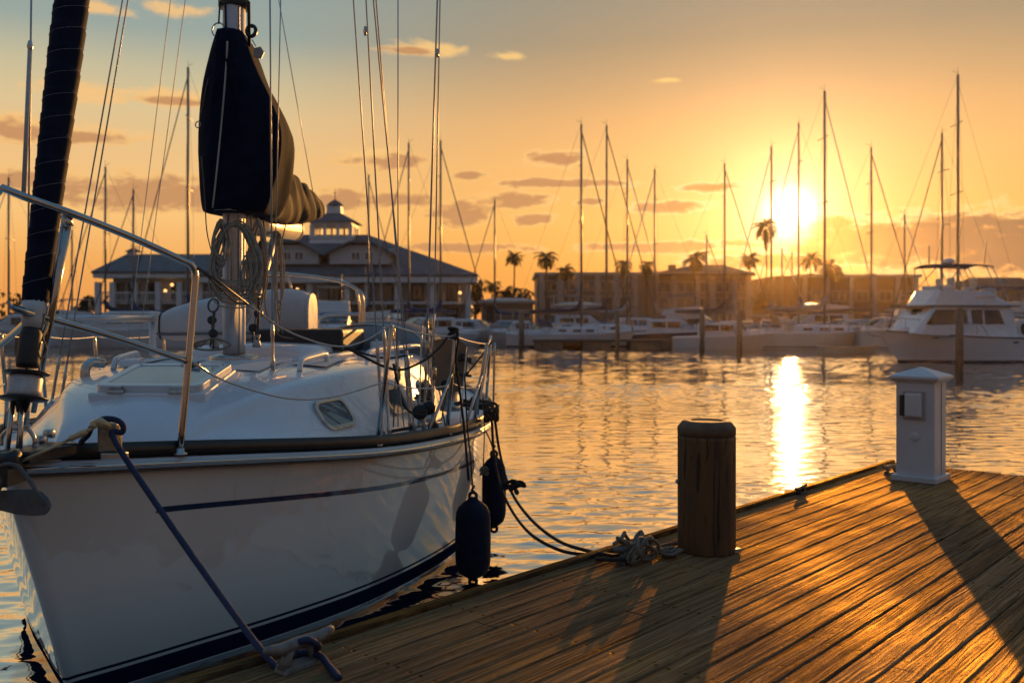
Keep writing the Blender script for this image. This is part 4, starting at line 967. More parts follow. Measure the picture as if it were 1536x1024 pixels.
b_ = MB(); c_ = Lp(441, 464, 8.55); b_.tube([c_ + Vector((.06 * math.cos(a), .01, .085 * math.sin(a))) for a in [2*math.pi*k_/14 for k_ in range(14)]], .014, 8, closed=True); b_.build('rope_hook', STEELW, boat, local=True)

# bow gear
BRASS = M('brass_fitting', (.52, .40, .22), .35, .35, var=.2, vs=30)
b_ = MB(); c_ = Lp(165, 655, 4.02); b_.box(c_, (.085, .07, .125)); b_.build('bow_chock', M('bronze_chock', (.30, .26, .20), .45, .8, var=.3, vs=30), boat, local=True, bevel=.012)
b_ = MB(); c_ = Lp(172, 683, 4.0); b_.box(c_, (.10, .06, .03)); b_.build('chock_base', STEELW, boat, local=True, bevel=.006)
b_ = MB(); b_.box(L3(.075, .12, 1.245), (.17, .30, .05), rotz(-.25)); b_.build('stem_fitting', DARKALU, boat, local=True, bevel=.01)
line('turnbuckle_rod', [Lp(24, 695, 3.72), Lp(104, 659, 3.82)], .0065, BRASS, 10)
line('turnbuckle_body', [Lp(104, 659, 3.82), Lp(106, 657.5, 3.82), Lp(112, 655, 3.825), Lp(118, 652, 3.83), Lp(127, 648, 3.84), Lp(131, 646, 3.84)], [.008, .014, .011, .014, .014, .009], BRASS, 12)
line('turnbuckle_rod', [Lp(131, 646, 3.84), Lp(146, 638, 3.86)], .007, BRASS, 10)
b_ = MB(); c_ = Lp(149, 637, 3.87); b_.tube([c_ + Vector((-.03, 0, 0)), c_ + Vector((0, 0, .014)), c_ + Vector((.035, .02, -.012))], [.016, .02, .016], 10); b_.tube([c_ + Vector((-.015, -.03, 0)), c_ + Vector((-.015, .03, 0))], .012, 8); b_.build('shackle', BRASS, boat, local=True)
b_ = MB(); b_.tube(smooth_path([Lp(2, 668, 3.95), Lp(4, 652, 3.95), Lp(20, 641, 3.95), Lp(42, 644, 3.95), Lp(52, 660, 3.95), Lp(46, 676, 3.95)], 5), .009, 10); b_.build('bow_eye', STEELW, boat, local=True)
b_ = MB(); b_.box(Lp(14, 705, 3.74), (.06, .16, .11), rotz(.1)); b_.tube([Lp(2, 690, 3.7), Lp(28, 690, 3.7)], .035, 12); b_.build('bow_roller', DARKALU, boat, local=True)
for px, py, Y, r_ in ((62, 660, 4.05, .022), (74, 650, 4.1, .02), (50, 672, 3.95, .018)):
    c_ = Lp(px, py, Y); b_ = MB(); b_.lathe([(.008, -.02), (r_, -.018), (r_, .018), (.008, .02)], 12, frame_mat(c_, Vector((0, 0, 1)), Vector((0, 1, 0)), Vector((1, 0, 0)))); b_.build('deck_block', STEELW, boat, local=True)
line('anchor_chain', smooth_path([Lp(58, 688, 3.9), Lp(72, 676, 4.0), Lp(96, 668, 4.15), Lp(110, 665, 4.3)], 4), .012, GALV, 8)
# starboard bow gear seen past the drum
for px in (8, 28, 40):
    line('pulpit_bracket', [Lp(px, 640, 4.6), Lp(px + 3, 596, 4.6)], .010, STEEL, 8)

for (a_, b_2, r_, m_) in (((588, 486, 5.65), (606, 640, 6.05), .004, WIREM), ((596, 490, 6.2), (590, 640, 6.0), .005, GREYROPE), ((640, 470, 6.5), (652, 636, 6.4), .009, STEELW), ((633, 488, 6.5), (628, 640, 6.35), .007, STEELW),
        ((646, 500, 6.5), (668, 640, 6.4), .005, GREYROPE), ((682, 520, 6.5), (662, 630, 6.4), .0045, GREYROPE), ((652, 470, 6.5), (640, 600, 6.4), .006, STEELW), ((700, 520, 6.9), (690, 640, 6.6), .005, STEELW), ((735, 516, 7.5), (716, 622, 7.3), .010, STEEL), ((742, 514, 7.9), (740, 610, 7.9), .010, STEEL)):
    line('rigging_tail' if m_ is GREYROPE else 'rigging_strut', sag(Lp(*a_), Lp(*b_2), .012 if m_ is GREYROPE else 0, 6), r_, m_)
for px, py, Y in ((590, 500, 5.75), (646, 486, 6.45), (641, 520, 6.45), (598, 560, 6.0), (652, 560, 6.45)):
    c_ = Lp(px, py, Y); line('rigging_screw', [c_ - Vector((0, 0, .045)), c_ - Vector((0, 0, .04)), c_ + Vector((0, 0, .04)), c_ + Vector((0, 0, .045))], [.006, .013, .013, .006], CHROMEBR, 10)

NONSKID = M('nonskid_panel', (.60, .61, .60), .75, var=.08, vs=8, bump=.6, bs=320, bd=.0015)
def skid(t0, t1, s0, s1, name='nonskid_panel'):
    mb = MB(); n, m = 6, 8
    top = [[L3(lerp(t0, t1, i / n), lerp(s0, s1, j / m), cab_top(lerp(t0, t1, i / n), lerp(s0, s1, j / m)) + .004) for i in range(n + 1)] for j in range(m + 1)]
    mb.loft(top, False, False, False); mb.build(name, NONSKID, boat, local=True)
skid(.12, .42, 2.02, 2.62); skid(-.42, -.12, 2.02, 2.62); skid(.50, .74, 2.45, 3.2); skid(-.74, -.50, 2.45, 3.2)
for hx in (-.25, 0, .25):
    q = hm @ Vector((hx, hl * .43, .056)); mb = MB(); mb.lathe([(.009, 0), (.008, .003), (.002, .004)], 8, Matrix.Translation(q)); mb.build('hatch_screw', STEELW, hatch, local=True)
for s_ in (1.15, 2.3):
    q = L3(deck_t(s_) - .10, s_, deck_z(s_) + .012); mb = MB(); mb.lathe([(.03, 0), (.03, .004), (.02, .007)], 16, Matrix.Translation(q)); mb.build('deck_filler_cap', STEELW, boat, local=True)
# ---------------------------------------------------------------- loose gear on and around the sailboat
AP = P(30, 735, 3.66)
anc = thing('anchor', 'grey roll bar anchor hanging from the bow roller of the sailboat', 'anchor', AP)
b_ = MB()  # fluke: a dished plate with rounded tip
outl = [(-120, 748), (-70, 742), (-20, 741), (20, 739), (50, 738), (60, 743), (69, 752), (74, 762), (72, 769), (66, 773), (50, 774), (25, 772), (0, 766), (-50, 764), (-110, 764)]
fr_ = [P(x, y, 3.60 + .0012 * (60 - x)) for x, y in outl]; bk_ = [p + Vector((.004, .014, .012)) for p in fr_]; n_ = len(outl)
b_.loft([fr_, bk_], True, True, True, smooth=False); b_.build('fluke', ANCHORM, anc, bevel=.003)
b_ = MB(); b_.tube(smooth_path([P(-30, 715, 3.72), P(4, 697, 3.66), P(24, 698, 3.63), P(38, 712, 3.61), P(56, 738, 3.60), P(68, 758, 3.60)], 6), .0085, 10); b_.build('roll_bar', ANCHORM, anc)
b_ = MB(); b_.tube([P(-20, 760, 3.62), P(0, 720, 3.66), P(16, 688, 3.74), P(34, 676, 3.85)], [.02, .022, .02, .014], 8, flat=.55); b_.build('shank', ANCHORM, anc)
b_ = MB(); c_ = P(22, 684, 3.74); b_.tube([c_ + Vector((.022 * math.cos(a), .008 * math.sin(a), .026 * math.sin(a))) for a in [2*math.pi*k_/14 for k_ in range(14)]], .006, 8, closed=True); b_.build('shackle', CHROMEBR, anc)

def fender(px, y0, y1, wpx, Y, label, top, lpt):
    r = wpx / 2 / F * Y; ztop = P(px, y0, Y).z; zb = P(px, y1, Y).z; h = ztop - zb; c_ = P(px, y1, Y)
    th = thing('fender', label, 'fender', (c_.x, c_.y, zb), 0, 'navy covered fenders along the hull')
    b_ = MB()
    pr = [(.001, .03), (r*.22, .03), (r*.30, .045), (r*.55, .062), (r*.80, .085), (r*.94, .12), (r, .17), (r*1.01, h*.5), (r*.99, h-.18), (r*.95, h-.135), (r*.82, h-.10), (r*.58, h-.072), (r*.34, h-.052), (r*.24, h-.035), (.001, h-.034)]
    b_.lathe(pr, 32); b_.build('body', NAVYF, th, local=True)
    for z0, sg in ((.022, -1), (h - .024, 1)):
        b_ = MB(); b_.tube([(.024 * math.cos(a), 0, z0 + .024 * math.sin(a)) for a in [2*math.pi*k_/16 for k_ in range(16)]], .0115, 8, closed=True); b_.build('eye', RUBBER, th, local=True)
    b_ = MB(); a = Vector((c_.x, c_.y, ztop - .01)); b_.tube(smooth_path([a, a.lerp(top, .5) + Vector((.004, 0, 0)), top, lpt], 6), .0055, 8); b_.tube([a + Vector((.012*math.cos(q*1.3), .012*math.sin(q*1.3), .01 + .008*q)) for q in range(9)], .005, 6); b_.build('lanyard', BLACKROPE, th)
fender(709.5, 738, 876, 53, 6.42, 'navy fender hanging nearest the dock with its lower end over the water', P(701, 640, 6.42), P(697, 560, 6.45))
fender(741, 676, 797, 36, 7.4, 'second navy fender hanging further aft, half behind the nearer one', P(727, 640, 7.3), P(726, 600, 7.3))
b_ = MB(); c_ = P(726, 706, 7.05)
b_.tube([c_ + Vector((.02*math.cos(a*1.9)+.012*math.sin(a*.7), .02*math.sin(a*2.3), .028*math.sin(a*1.3))) for a in [q*.25 for q in range(60)]], .009, 8)
b_.tube([P(725, 700, 7.05), P(727, 640, 7.1)], .005, 6)
tag(b_.build('knotted_line', GREYROPE), 'pale knot in a thin line hanging on the hull above the second fender', 'rope')

# mooring lines
def rope(pts, r, mat, label, name='mooring_line', n=8, k_=8, grp=None):
    b_ = MB(); b_.tube(smooth_path(pts, k_), r, n); return tag(b_.build(name, mat), label, 'rope', grp)
cl1 = lambda x, y, z: Vector(C1) + rotz(DRZ + .06) @ Vector((x, y, z))
rope([P(128, 676, 4.15), P(122, 664, 4.08), P(132, 652, 4.0), P(138, 640, 3.95), P(152, 629, 3.92), P(172, 629, 3.92), P(184, 637, 3.92), P(183, 648, 3.92), P(168, 647, 3.90), P(172, 660, 3.88), P(200, 705, 3.82), P(300, 850, 3.58), P(405, 990, 3.24),
      cl1(-.03, .045, .03), cl1(.02, .045, .028), cl1(.055, .02, .035), cl1(.055, -.03, .06), cl1(.03, -.045, .085), cl1(.0, -.03, .10), cl1(-.04, .03, .07), cl1(-.02, .05, .04), cl1(.04, .04, .03), cl1(.06, -.03, .03), cl1(.05, -.09, .012), cl1(.02, -.16, .011), cl1(.0, -.2, .011)],
     .0125, BLUEROPE, 'navy blue mooring line running from the bow chock down to the near cleat', n=10)
STK = P(741, 619, 7.25)
cl2 = lambda x, y, z: Vector(C2) + rotz(DRZ - .05) @ Vector((x, y, z))
rope([STK, P(750, 680, 7.1), P(766, 735, 6.75), P(796, 778, 6.2), P(840, 812, 5.5), P(895, 829, 4.98), cl2(-.16, .06, .06), cl2(-.05, .05, .03), cl2(.05, .04, .03), cl2(.07, -.03, .04)], .0105, BLACKROPE, 'upper of two black stern lines sagging from the hull knot to the middle cleat', grp='black stern lines')
rope([STK + Vector((-.02, .02, -.02)), P(742, 690, 7.2), P(757, 745, 6.8), P(790, 795, 6.15), P(838, 824, 5.5), P(890, 833, 5.0), cl2(-.17, .05, .035), cl2(-.06, -.04, .03), cl2(.04, -.05, .035)], .0105, BLACKROPE, 'lower of two black stern lines sagging from the hull knot to the middle cleat', grp='black stern lines')
b_ = MB(); c_ = P(770, 729, 6.75)
b_.tube([c_ + Vector((.055*math.cos(a) + .03*math.cos(3.1*a), .03*math.sin(2.2*a), .04*math.sin(1.0*a)*math.cos(.7*a) + .012*math.sin(4*a))) for a in [q*.17 for q in range(90)]], .011, 8)
tag(b_.build('rope_knot', BLACKROPE), 'loose black knot tied around the stern lines over the water', 'knot')
b_ = MB()
b_.tube([STK + Vector((.05*math.sin(1.7*a) - .02, .05*math.cos(1.3*a), .05*math.sin(2.3*a + 1) + .02*math.cos(.9*a))) for a in [q*.16 for q in range(130)]], .0115, 8)
tag(b_.build('rope_knot', BROWNROPE), 'dark bunch of rope wound on the hull edge where the stern lines start', 'knot')
# black warp draped between the lifelines and its tail on the stanchion
rope([P(508, 516, 5.9), P(540, 532, 5.9), P(575, 549, 5.9), P(605, 554, 6.0), P(640, 538, 6.2), P(662, 518, 6.35), P(676, 498, 6.42), P(684, 494, 6.42), P(687, 512, 6.42), P(684, 540, 6.42), P(690, 590, 6.40), P(697, 650, 6.36), P(703, 720, 6.36)], .0085, BLACKROPE, 'black line draped from the stanchion top in a deep curve toward the cabin', 'draped_rope')
b_ = MB(); c_ = P(680, 500, 6.43)
b_.tube([c_ + Vector((.03*math.cos(a), .03*math.sin(a), .035*math.sin(a*.37) )) for a in [q*.33 for q in range(70)]], .011, 8)
tag(b_.build('rope_coil', BLACKROPE), 'black rope turns wound over the top of the second stanchion', 'rope')
rope([P(512, 516, 6.3), P(545, 530, 6.3), P(580, 537, 6.3), P(610, 533, 6.35)], .007, BLACKROPE, 'short black line lying behind the draped one across the cabin top', 'draped_rope')
rope([P(590, 545, 5.96), P(598, 580, 5.96), P(606, 607, 6.0), P(620, 620, 6.15), P(640, 622, 6.3)], .008, BLACKROPE, 'black line dropping past the shrouds to the side deck blocks', 'draped_rope')
rope([P(738, 512, 7.4), P(725, 530, 7.3), P(700, 560, 7.15), P(688, 562, 7.1)], .007, BLACKROPE, 'thin dark line looping below the aftermost stanchions', 'draped_rope')
# piles of warp on the side deck
def pile(c_, rad, hgt, turns, tr, mat, seed, label, name='rope_pile', flat=1.0):
    rp = random.Random(seed); pts = []
    a = 0; n = turns * 14
    for i in range(n):
        f_ = i / n; a += 2 * math.pi / 14 * rp.uniform(.8, 1.2)
        r_ = rad * (.55 + .45 * math.sin(f_ * 9 + seed)) * rp.uniform(.85, 1.1)
        pts.append(Vector(c_) + Vector((r_ * math.cos(a), r_ * flat * math.sin(a), tr + hgt * f_ * rp.uniform(.7, 1.1))))
    b_ = MB(); b_.tube(smooth_path(pts, 3), tr, 8); return tag(b_.build(name, mat), label, 'rope')
pile(P(712, 616, 7.35), .14, .10, 8, .010, BROWNROPE, 3, 'dark heap of coiled warp on the side deck beside the aft stanchions')
pile(P(690, 566, 7.6), .09, .22, 8, .010, BROWNROPE, 8, 'dark bundle of line hung on the rail ahead of the deck heap')
pile(P(636, 604, 6.55), .07, .14, 6, .009, GREYROPE, 5, 'grey tangle of sheets around the port shroud blocks')
# ropes made up on the dock
b_ = MB(); rp = random.Random(4); pts = []
for i in range(120):
    a = i * .23
    pts.append(cl2(.03 + .075 * math.sin(1.31 * a + .4) + .03 * math.sin(3.7 * a), -.035 + .05 * math.sin(.83 * a + 1.1) + .02 * math.cos(2.9 * a), .068 + .046 * math.sin(1.73 * a) + .016 * math.sin(4.1 * a)))
b_.tube(smooth_path(pts, 2), .0095, 8); tag(b_.build('rope_coil', GREYROPE), 'grey rope coiled and knotted over the middle cleat on the dock', 'rope')
rope([cl2(-.1, .02, .10), cl2(-.05, .01, .125), cl2(.0, .03, .14), cl2(.03, .05, .12), cl2(.12, .06, .05), cl2(.2, .03, .02), cl2(.32, .05, .012), cl2(.45, .02, .012), cl2(.5, -.06, .012), cl2(.4, -.09, .012), cl2(.28, -.04, .012), cl2(.18, -.05, .02)], .0095, GREYROPE, 'loose grey rope end lying between the middle cleat and the mooring post', 'loose_rope')
pile(P(1003, 829, 4.72) - Vector((0, 0, P(1003, 829, 4.72).z - H_D)), .06, .05, 5, .0085, GREYROPE, 9, 'small dark rope bundle on the planks against the mooring post')

# halyards made up on the mast: hanging loops, each one continuous rope
MX = P(350, 520, 6.6)
def hank(cx_, ytop, ybot, wpx, loops, seed, label, Y=6.44, mat=HALY, r=.0052, full_=False):
    rp = random.Random(seed); pts = []
    for i in range(loops):
        w0 = wpx / 2 * (rp.uniform(.45, 1.0) if not full_ else rp.uniform(.8, 1.0)); yb = ybot - rp.uniform(0, 1) * (ybot - ytop) * (.30 if not full_ else .34); yt = ytop + rp.uniform(0, 10); Yd = Y - rp.uniform(0, .07)
        cxx = cx_ + rp.uniform(-3, 3)
        n = 18
        for k_ in range(n):
            a = 2 * math.pi * k_ / n
            x = math.sin(a); yy = (1 - math.cos(a)) / 2
            xx = cxx + w0 * (x * (0.55 + .9 * yy * (1.25 - yy)) if not full_ else (1 if x >= 0 else -1) * abs(x) ** .6 * (.62 + .38 * min(1, yy * 1.5)))
            pts.append(P(xx + rp.uniform(-.6, .6), lerp(yt, yb, yy ** .85), Yd - .03 * yy + .01 * math.cos(a)))
    b_ = MB(); b_.tube(smooth_path(pts, 2), r, 6); return tag(b_.build('halyard_coil', mat), label, 'rope', 'halyards made up on the mast')
hank(352, 330, 468, 84, 20, 2, 'thick grey halyard coil hanging in wide loops round the mast front', full_=True)
hank(331, 328, 405, 30, 9, 4, 'narrow halyard coil tied close on the starboard side of the mast')
hank(388, 325, 470, 34, 10, 6, 'long thin halyard coil hanging on the port side of the mast', Y=6.5)
hank(372, 380, 450, 26, 7, 8, 'short halyard coil bunched in the middle of the mast side', Y=6.42)
hank(420, 340, 500, 20, 3, 12, 'two slack reefing lines hanging from the boom in narrow loops', Y=7.2, r=.006)
def strand(pts, label, r=.0055):
    rope(pts, r, GREYROPE, label, 'halyard', 6, 6, 'halyards made up on the mast')
strand([P(343, 322, 6.48), P(338, 360, 6.45), P(326, 400, 6.42), P(332, 440, 6.42)], 'single halyard falling beside the starboard coil on the mast')
strand([P(376, 322, 6.5), P(380, 380, 6.5), P(386, 440, 6.5), P(382, 490, 6.5)], 'single halyard falling along the port face of the mast')
strand([P(395, 330, 6.9), P(402, 400, 6.9), P(398, 460, 6.8), P(416, 500, 6.7), P(440, 508, 6.7)], 'slack line dropping from the boom and trailing on the cabin top')
strand([P(430, 330, 7.6), P(416, 400, 7.5), P(418, 470, 7.3), P(424, 500, 7.2)], 'mainsheet tail hanging beside the babystay under the boom end')
rope([P(300, 520, 6.2), P(318, 508, 6.2), P(345, 516, 6.15), P(330, 524, 6.1), P(300, 524, 6.15), P(286, 517, 6.3), P(310, 510, 6.4)], .007, GREYROPE, 'grey rope flaked on the cabin top at the mast foot', 'loose_rope')

# white dinghy stowed on deck abaft the mast
def dinghy_rings():
    rings = []
    st = [(236, 480, 505, .08), (244, 470, 508, .2), (262, 461, 511, .34), (300, 450, 513, .46), (345, 442, 514, .52), (395, 435, 515, .5), (435, 433, 515, .5), (455, 436, 515, .48), (466, 440, 515, .46)]
    for px, yt, yb, hd in st:
        Y = 8.1 + (px - 236) * .0012; top, bot = P(px, yt, Y), P(px, yb, Y); c_ = (top + bot) / 2; h = (top.z - bot.z) / 2
        hd *= .42; rings.append([c_ + Vector((0, hd * (1 if math.cos(a) > 0 else -1) * abs(math.cos(a)) ** .8, h * (1 if math.sin(a) > 0 else -1) * abs(math.sin(a)) ** .75)) for a in [2*math.pi*k_/24 for k_ in range(24)]])
    return rings
ding = thing('dinghy', 'white dinghy stowed upside down on the cabin top behind the mast', 'dinghy', P(350, 515, 8.2))
b_ = MB(); b_.loft(dinghy_rings()); b_.build('hull', WHITECAN, ding)
b_ = MB(); rg = dinghy_rings(); b_.loft([[p + Vector((.002, 0, 0)) for p in rg[-1]], [p + Vector((.022, 0, 0)) for p in rg[-1]]], smooth=False); b_.build('transom', GEL, ding)
b_ = MB(); rr_ = rg[1]; b_.tube([p + (p - sum(rr_, Vector()) / len(rr_)).normalized() * .004 for p in rr_], .008, 6, closed=True); b_.build('lashing_strap', DARKALU, ding)

rgd = dinghy_rings()
b_ = MB(); b_.tube([r_[18] + Vector((0, -.006, .012)) for r_ in rgd], .014, 8); b_.tube([r_[6] for r_ in rgd], .006, 6); b_.build('gunwale', GREYCAN, ding)
b_ = MB(); b_.tube([r_[14] + Vector((0, -.008, 0)) for r_ in rgd], .011, 8); b_.build('rubbing_strake', GREYCAN, ding)
# ---------------------------------------------------------------- far shore
LAND = M('shore_soil', (.09, .075, .05), .9, var=.3, vs=.6)
SEAW = M('concrete_wall', (.22, .20, .18), .85, var=.25, vs=1.2, bump=.3, bs=6, bd=.02)
b_ = MB(); b_.add([(-228, 79.2, .95), (228, 79.2, .95), (228, 244, .95), (-228, 244, .95)], [(0, 1, 2, 3)]); b_.build('shore', LAND, local=True, kind='structure', recalc=False)
b_ = MB(); b_.box((0, 79, .0), (450, .5, 2.1)); tag(b_.build('seawall', SEAW), 'long low concrete seawall along the far shore behind the moored boats', 'seawall')
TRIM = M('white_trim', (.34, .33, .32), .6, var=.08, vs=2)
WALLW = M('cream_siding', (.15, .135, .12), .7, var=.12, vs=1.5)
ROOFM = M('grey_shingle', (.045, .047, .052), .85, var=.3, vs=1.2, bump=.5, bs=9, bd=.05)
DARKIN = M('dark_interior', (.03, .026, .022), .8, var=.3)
WINGL = glassmat('window_glass', (.04, .045, .05), .05, 1.0)
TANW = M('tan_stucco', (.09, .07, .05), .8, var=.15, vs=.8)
LAMP = emitmat('lamp_glow', (1.0, .50, .16), 2.6)
class Facade:
    """helper: survey of a building whose front stands at distance Y"""
    def __init__(s, Y): s.Y = Y; s.k = Y / F
    def x(s, px): return (px - CX) * s.k
    def z(s, py): return CZ - (py - HY) * s.k
GZ = .95
def bbox(mb, x0, x1, y0, y1, z0, z1): mb.box(((x0+x1)/2, (y0+y1)/2, (z0+z1)/2), (x1-x0, y1-y0, z1-z0)); return mb
def hip(mb, x0, x1, y0, y1, ze, rx0, rx1, ry, zr, eave=.22):
    a = [(x0, y0, ze), (x1, y0, ze), (x1, y1, ze), (x0, y1, ze)]; r = [(rx0, ry, zr), (rx1, ry, zr)]
    b = [(x, y, ze - eave) for x, y, _ in a]
    mb.add(a + r + b, [(0, 1, 5, 4), (1, 2, 5), (2, 3, 4, 5), (3, 0, 4), (6, 7, 1, 0), (7, 8, 2, 1), (8, 9, 3, 2), (9, 6, 0, 3), (9, 8, 7, 6)], False)
def window(parent, x0, x1, z0, z1, y, mull=True, frame=None, glass=WINGL):
    frame = frame or TRIM
    b_ = MB(); f = .12
    bbox(b_, x0, x1, y - .06, y + .02, z0, z0 + f); bbox(b_, x0, x1, y - .06, y + .02, z1 - f, z1); bbox(b_, x0, x0 + f, y - .059, y + .019, z0 + f, z1 - f); bbox(b_, x1 - f, x1, y - .059, y + .019, z0 + f, z1 - f)
    if mull: xm = (x0 + x1) / 2; bbox(b_, xm - .04, xm + .04, y - .058, y + .018, z0 + f, z1 - f)
    w_ = b_.build('window', frame, parent)
    b_ = MB(); bbox(b_, x0 + f * .5, x1 - f * .5, y - .03, y - .01, z0 + f * .5, z1 - f * .5); b_.build('pane', glass, w_)
    return w_
# --- clubhouse
TRIM_B, WALL_B, ROOF_B = TRIM, WALLW, ROOFM
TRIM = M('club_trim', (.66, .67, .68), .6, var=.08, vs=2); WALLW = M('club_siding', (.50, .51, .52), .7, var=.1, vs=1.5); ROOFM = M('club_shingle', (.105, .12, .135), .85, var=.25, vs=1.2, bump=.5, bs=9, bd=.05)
c_ = Facade(95)
club = thing('clubhouse', 'large grey roofed waterfront clubhouse with white columns and a glazed cupola tower', 'clubhouse', (c_.x(430), 95, GZ))
X0, X1 = c_.x(298), c_.x(712); ze = c_.z(416)
b_ = MB(); bbox(b_, X0 + .6, X1 - .6, 97.6, 113, GZ, ze); b_.build('wall', WALLW, club)
b_ = MB(); hip(b_, X0, c_.x(718), 93.6, 114, ze + .25, (425 - CX) * 104 / F, (552 - CX) * 104 / F, 104, CZ + (HY - 352) * 104 / F); roof = b_.build('roof', ROOFM, club)
b_ = MB(); bbox(b_, X0, c_.x(717), 93.7, 97.5, ze - .55, ze + .02); b_.build('fascia', TRIM, club)
W0, W1 = c_.x(148), c_.x(300)
b_ = MB(); bbox(b_, W0 + .6, W1 + 1, 97.0, 108, GZ, c_.z(410)); b_.build('wall', WALLW, club)
b_ = MB(); hip(b_, c_.x(143), c_.x(420), 94, 109, c_.z(409) + .1, (190 - CX) * 101 / F, (410 - CX) * 101 / F, 101, CZ + (HY - 381) * 101 / F); b_.build('roof', ROOFM, club)
b_ = MB(); bbox(b_, c_.x(145), X0 - .02, 94.1, 96.9, c_.z(417), c_.z(410)); b_.build('fascia', TRIM, club)
for px in (150, 172, 205, 240, 272, 303, 340, 375, 412, 466, 522, 552, 597, 650, 703):
    b_ = MB(); bbox(b_, c_.x(px) - .26, c_.x(px) + .26, 94.3, 94.82, GZ, ze - .5); b_.build('column', TRIM, club)
b_ = MB(); bbox(b_, c_.x(148), c_.x(712), 94.9, 97.5, c_.z(456), c_.z(452)); b_.build('balcony_floor', TRIM, club)
b_ = MB()
bbox(b_, c_.x(150), c_.x(410), 94.42, 94.5, c_.z(440), c_.z(438)); bbox(b_, c_.x(150), c_.x(410), 94.42, 94.5, c_.z(451), c_.z(450))
for i in range(70): xx = lerp(c_.x(150), c_.x(410), i / 69); bbox(b_, xx - .025, xx + .025, 94.44, 94.48, c_.z(451), c_.z(439))
b_.build('railing', TRIM, club)
for px in (165, 190, 222, 256, 288, 320, 358, 394, 440, 494, 540, 575, 622, 676):
    window(club, c_.x(px - 9), c_.x(px + 9), c_.z(451), c_.z(423), 96.9 if px < 296 else 97.52, True, DARKIN)
    window(club, c_.x(px - 9), c_.x(px + 9), c_.z(485), c_.z(462), 96.9 if px < 296 else 97.52, True, DARKIN)
def dormer(x0, x1, xa, yb, ya, name='dormer'):
    f_ = Facade(95.2); z0, zt, zr = f_.z(yb), f_.z(379), f_.z(ya); y0, y1 = 95.2, 103.5
    b_ = MB(); x_a, x_b = f_.x(x0), f_.x(x1)
    poly = [(x_a, z0), (x_b, z0), (x_b, zt), (f_.x(xa + 16), zr - .35), (f_.x(xa - 16), zr - .35), (x_a, zt)]
    n = len(poly); b_.add([(x, y0, z) for x, z in poly] + [(x, y1, z) for x, z in poly], [tuple(range(n)), tuple(range(2*n-1, n-1, -1))] + [(i, (i+1) % n, n + (i+1) % n, n + i) for i in range(n)], False)
    d_ = b_.build(name, WALLW, club)
    b_ = MB(); ex = .5
    za = zt - .15
    rp_ = [(x_a - ex, za), (f_.x(xa - 15), zr), (f_.x(xa + 15), zr), (x_b + ex, za)]
    lo = [(x, z - .22) for x, z in rp_]; pl = rp_ + lo[::-1]; n = len(pl)
    b_.add([(x, y0 - .6, z + .02) for x, z in pl] + [(x, y1, z + .02) for x, z in pl], [tuple(range(n)), tuple(range(2*n-1, n-1, -1))] + [(i, (i+1) % n, n + (i+1) % n, n + i) for i in range(n)], False)
    b_.build('roof', ROOFM, d_)
    return d_, f_
for (x0, x1, xa, wins) in ((396, 478, 436, ((424, 438), (441, 456))), (494, 586, 540, ((526, 541), (546, 561)))):
    d_, f_ = dormer(x0, x1, xa, 396, 362)
    for a, b in wins: window(d_, f_.x(a), f_.x(b), f_.z(391), f_.z(377), 95.19)
# cupola tower
f_ = Facade(104); cxm = f_.x(502.5); hw = f_.x(533) - cxm
tw = MB()
def sq(mb, h0, h1, z0, z1, cx=cxm, cy=104):
    mb.loft([[Vector((cx + a * h0, cy + b * h0, z0)) for a, b in ((-1,-1),(1,-1),(1,1),(-1,1))], [Vector((cx + a * h1, cy + b * h1, z1)) for a, b in ((-1,-1),(1,-1),(1,1),(-1,1))]], smooth=False)
sq(tw, hw * 1.12, hw, f_.z(374), f_.z(360)); cup = tw.build('cupola', TRIM, club)
b_ = MB(); sq(b_, hw * 1.06, hw * 1.06, f_.z(360), f_.z(356.5)); b_.build('sill', TRIM, cup)
for i in range(4):
    for j in range(4):
        if i in (0, 3) or j in (0, 3):
            b_ = MB()
            x = cxm + (i - 1.5) / 1.5 * hw * .94; y = 104 + (j - 1.5) / 1.5 * hw * .94; wdt = .2 if (i in (0, 3) and j in (0, 3)) else .14
            bbox(b_, x - wdt, x + wdt, y - wdt, y + wdt, f_.z(356.5), f_.z(340)); b_.build('post', TRIM, cup)
b_ = MB(); sq(b_, hw, hw, f_.z(340.5), f_.z(334)); b_.build('header', TRIM, cup)
b_ = MB(); sq(b_, hw * 1.2, hw * .36, f_.z(335), f_.z(321)); b_.build('roof', ROOFM, cup)
b_ = MB(); sq(b_, hw * .36, hw * .33, f_.z(321.5), f_.z(309)); ln = b_.build('lantern', TRIM, cup)
b_ = MB(); r_ = hw * .42; z0 = f_.z(309.5); hh = f_.z(299) - z0
b_.lathe([(r_, 0), (r_ * .98, hh * .12), (r_ * .7, hh * .5), (r_ * .25, hh * .85), (.05, hh), (.04, hh + .6), (.12, hh + .7), (.03, hh + .8), (.025, hh + 1.2), (.005, hh + 1.25)], 16, Matrix.Translation((cxm, 104, z0))); b_.build('dome', ROOFM, cup)
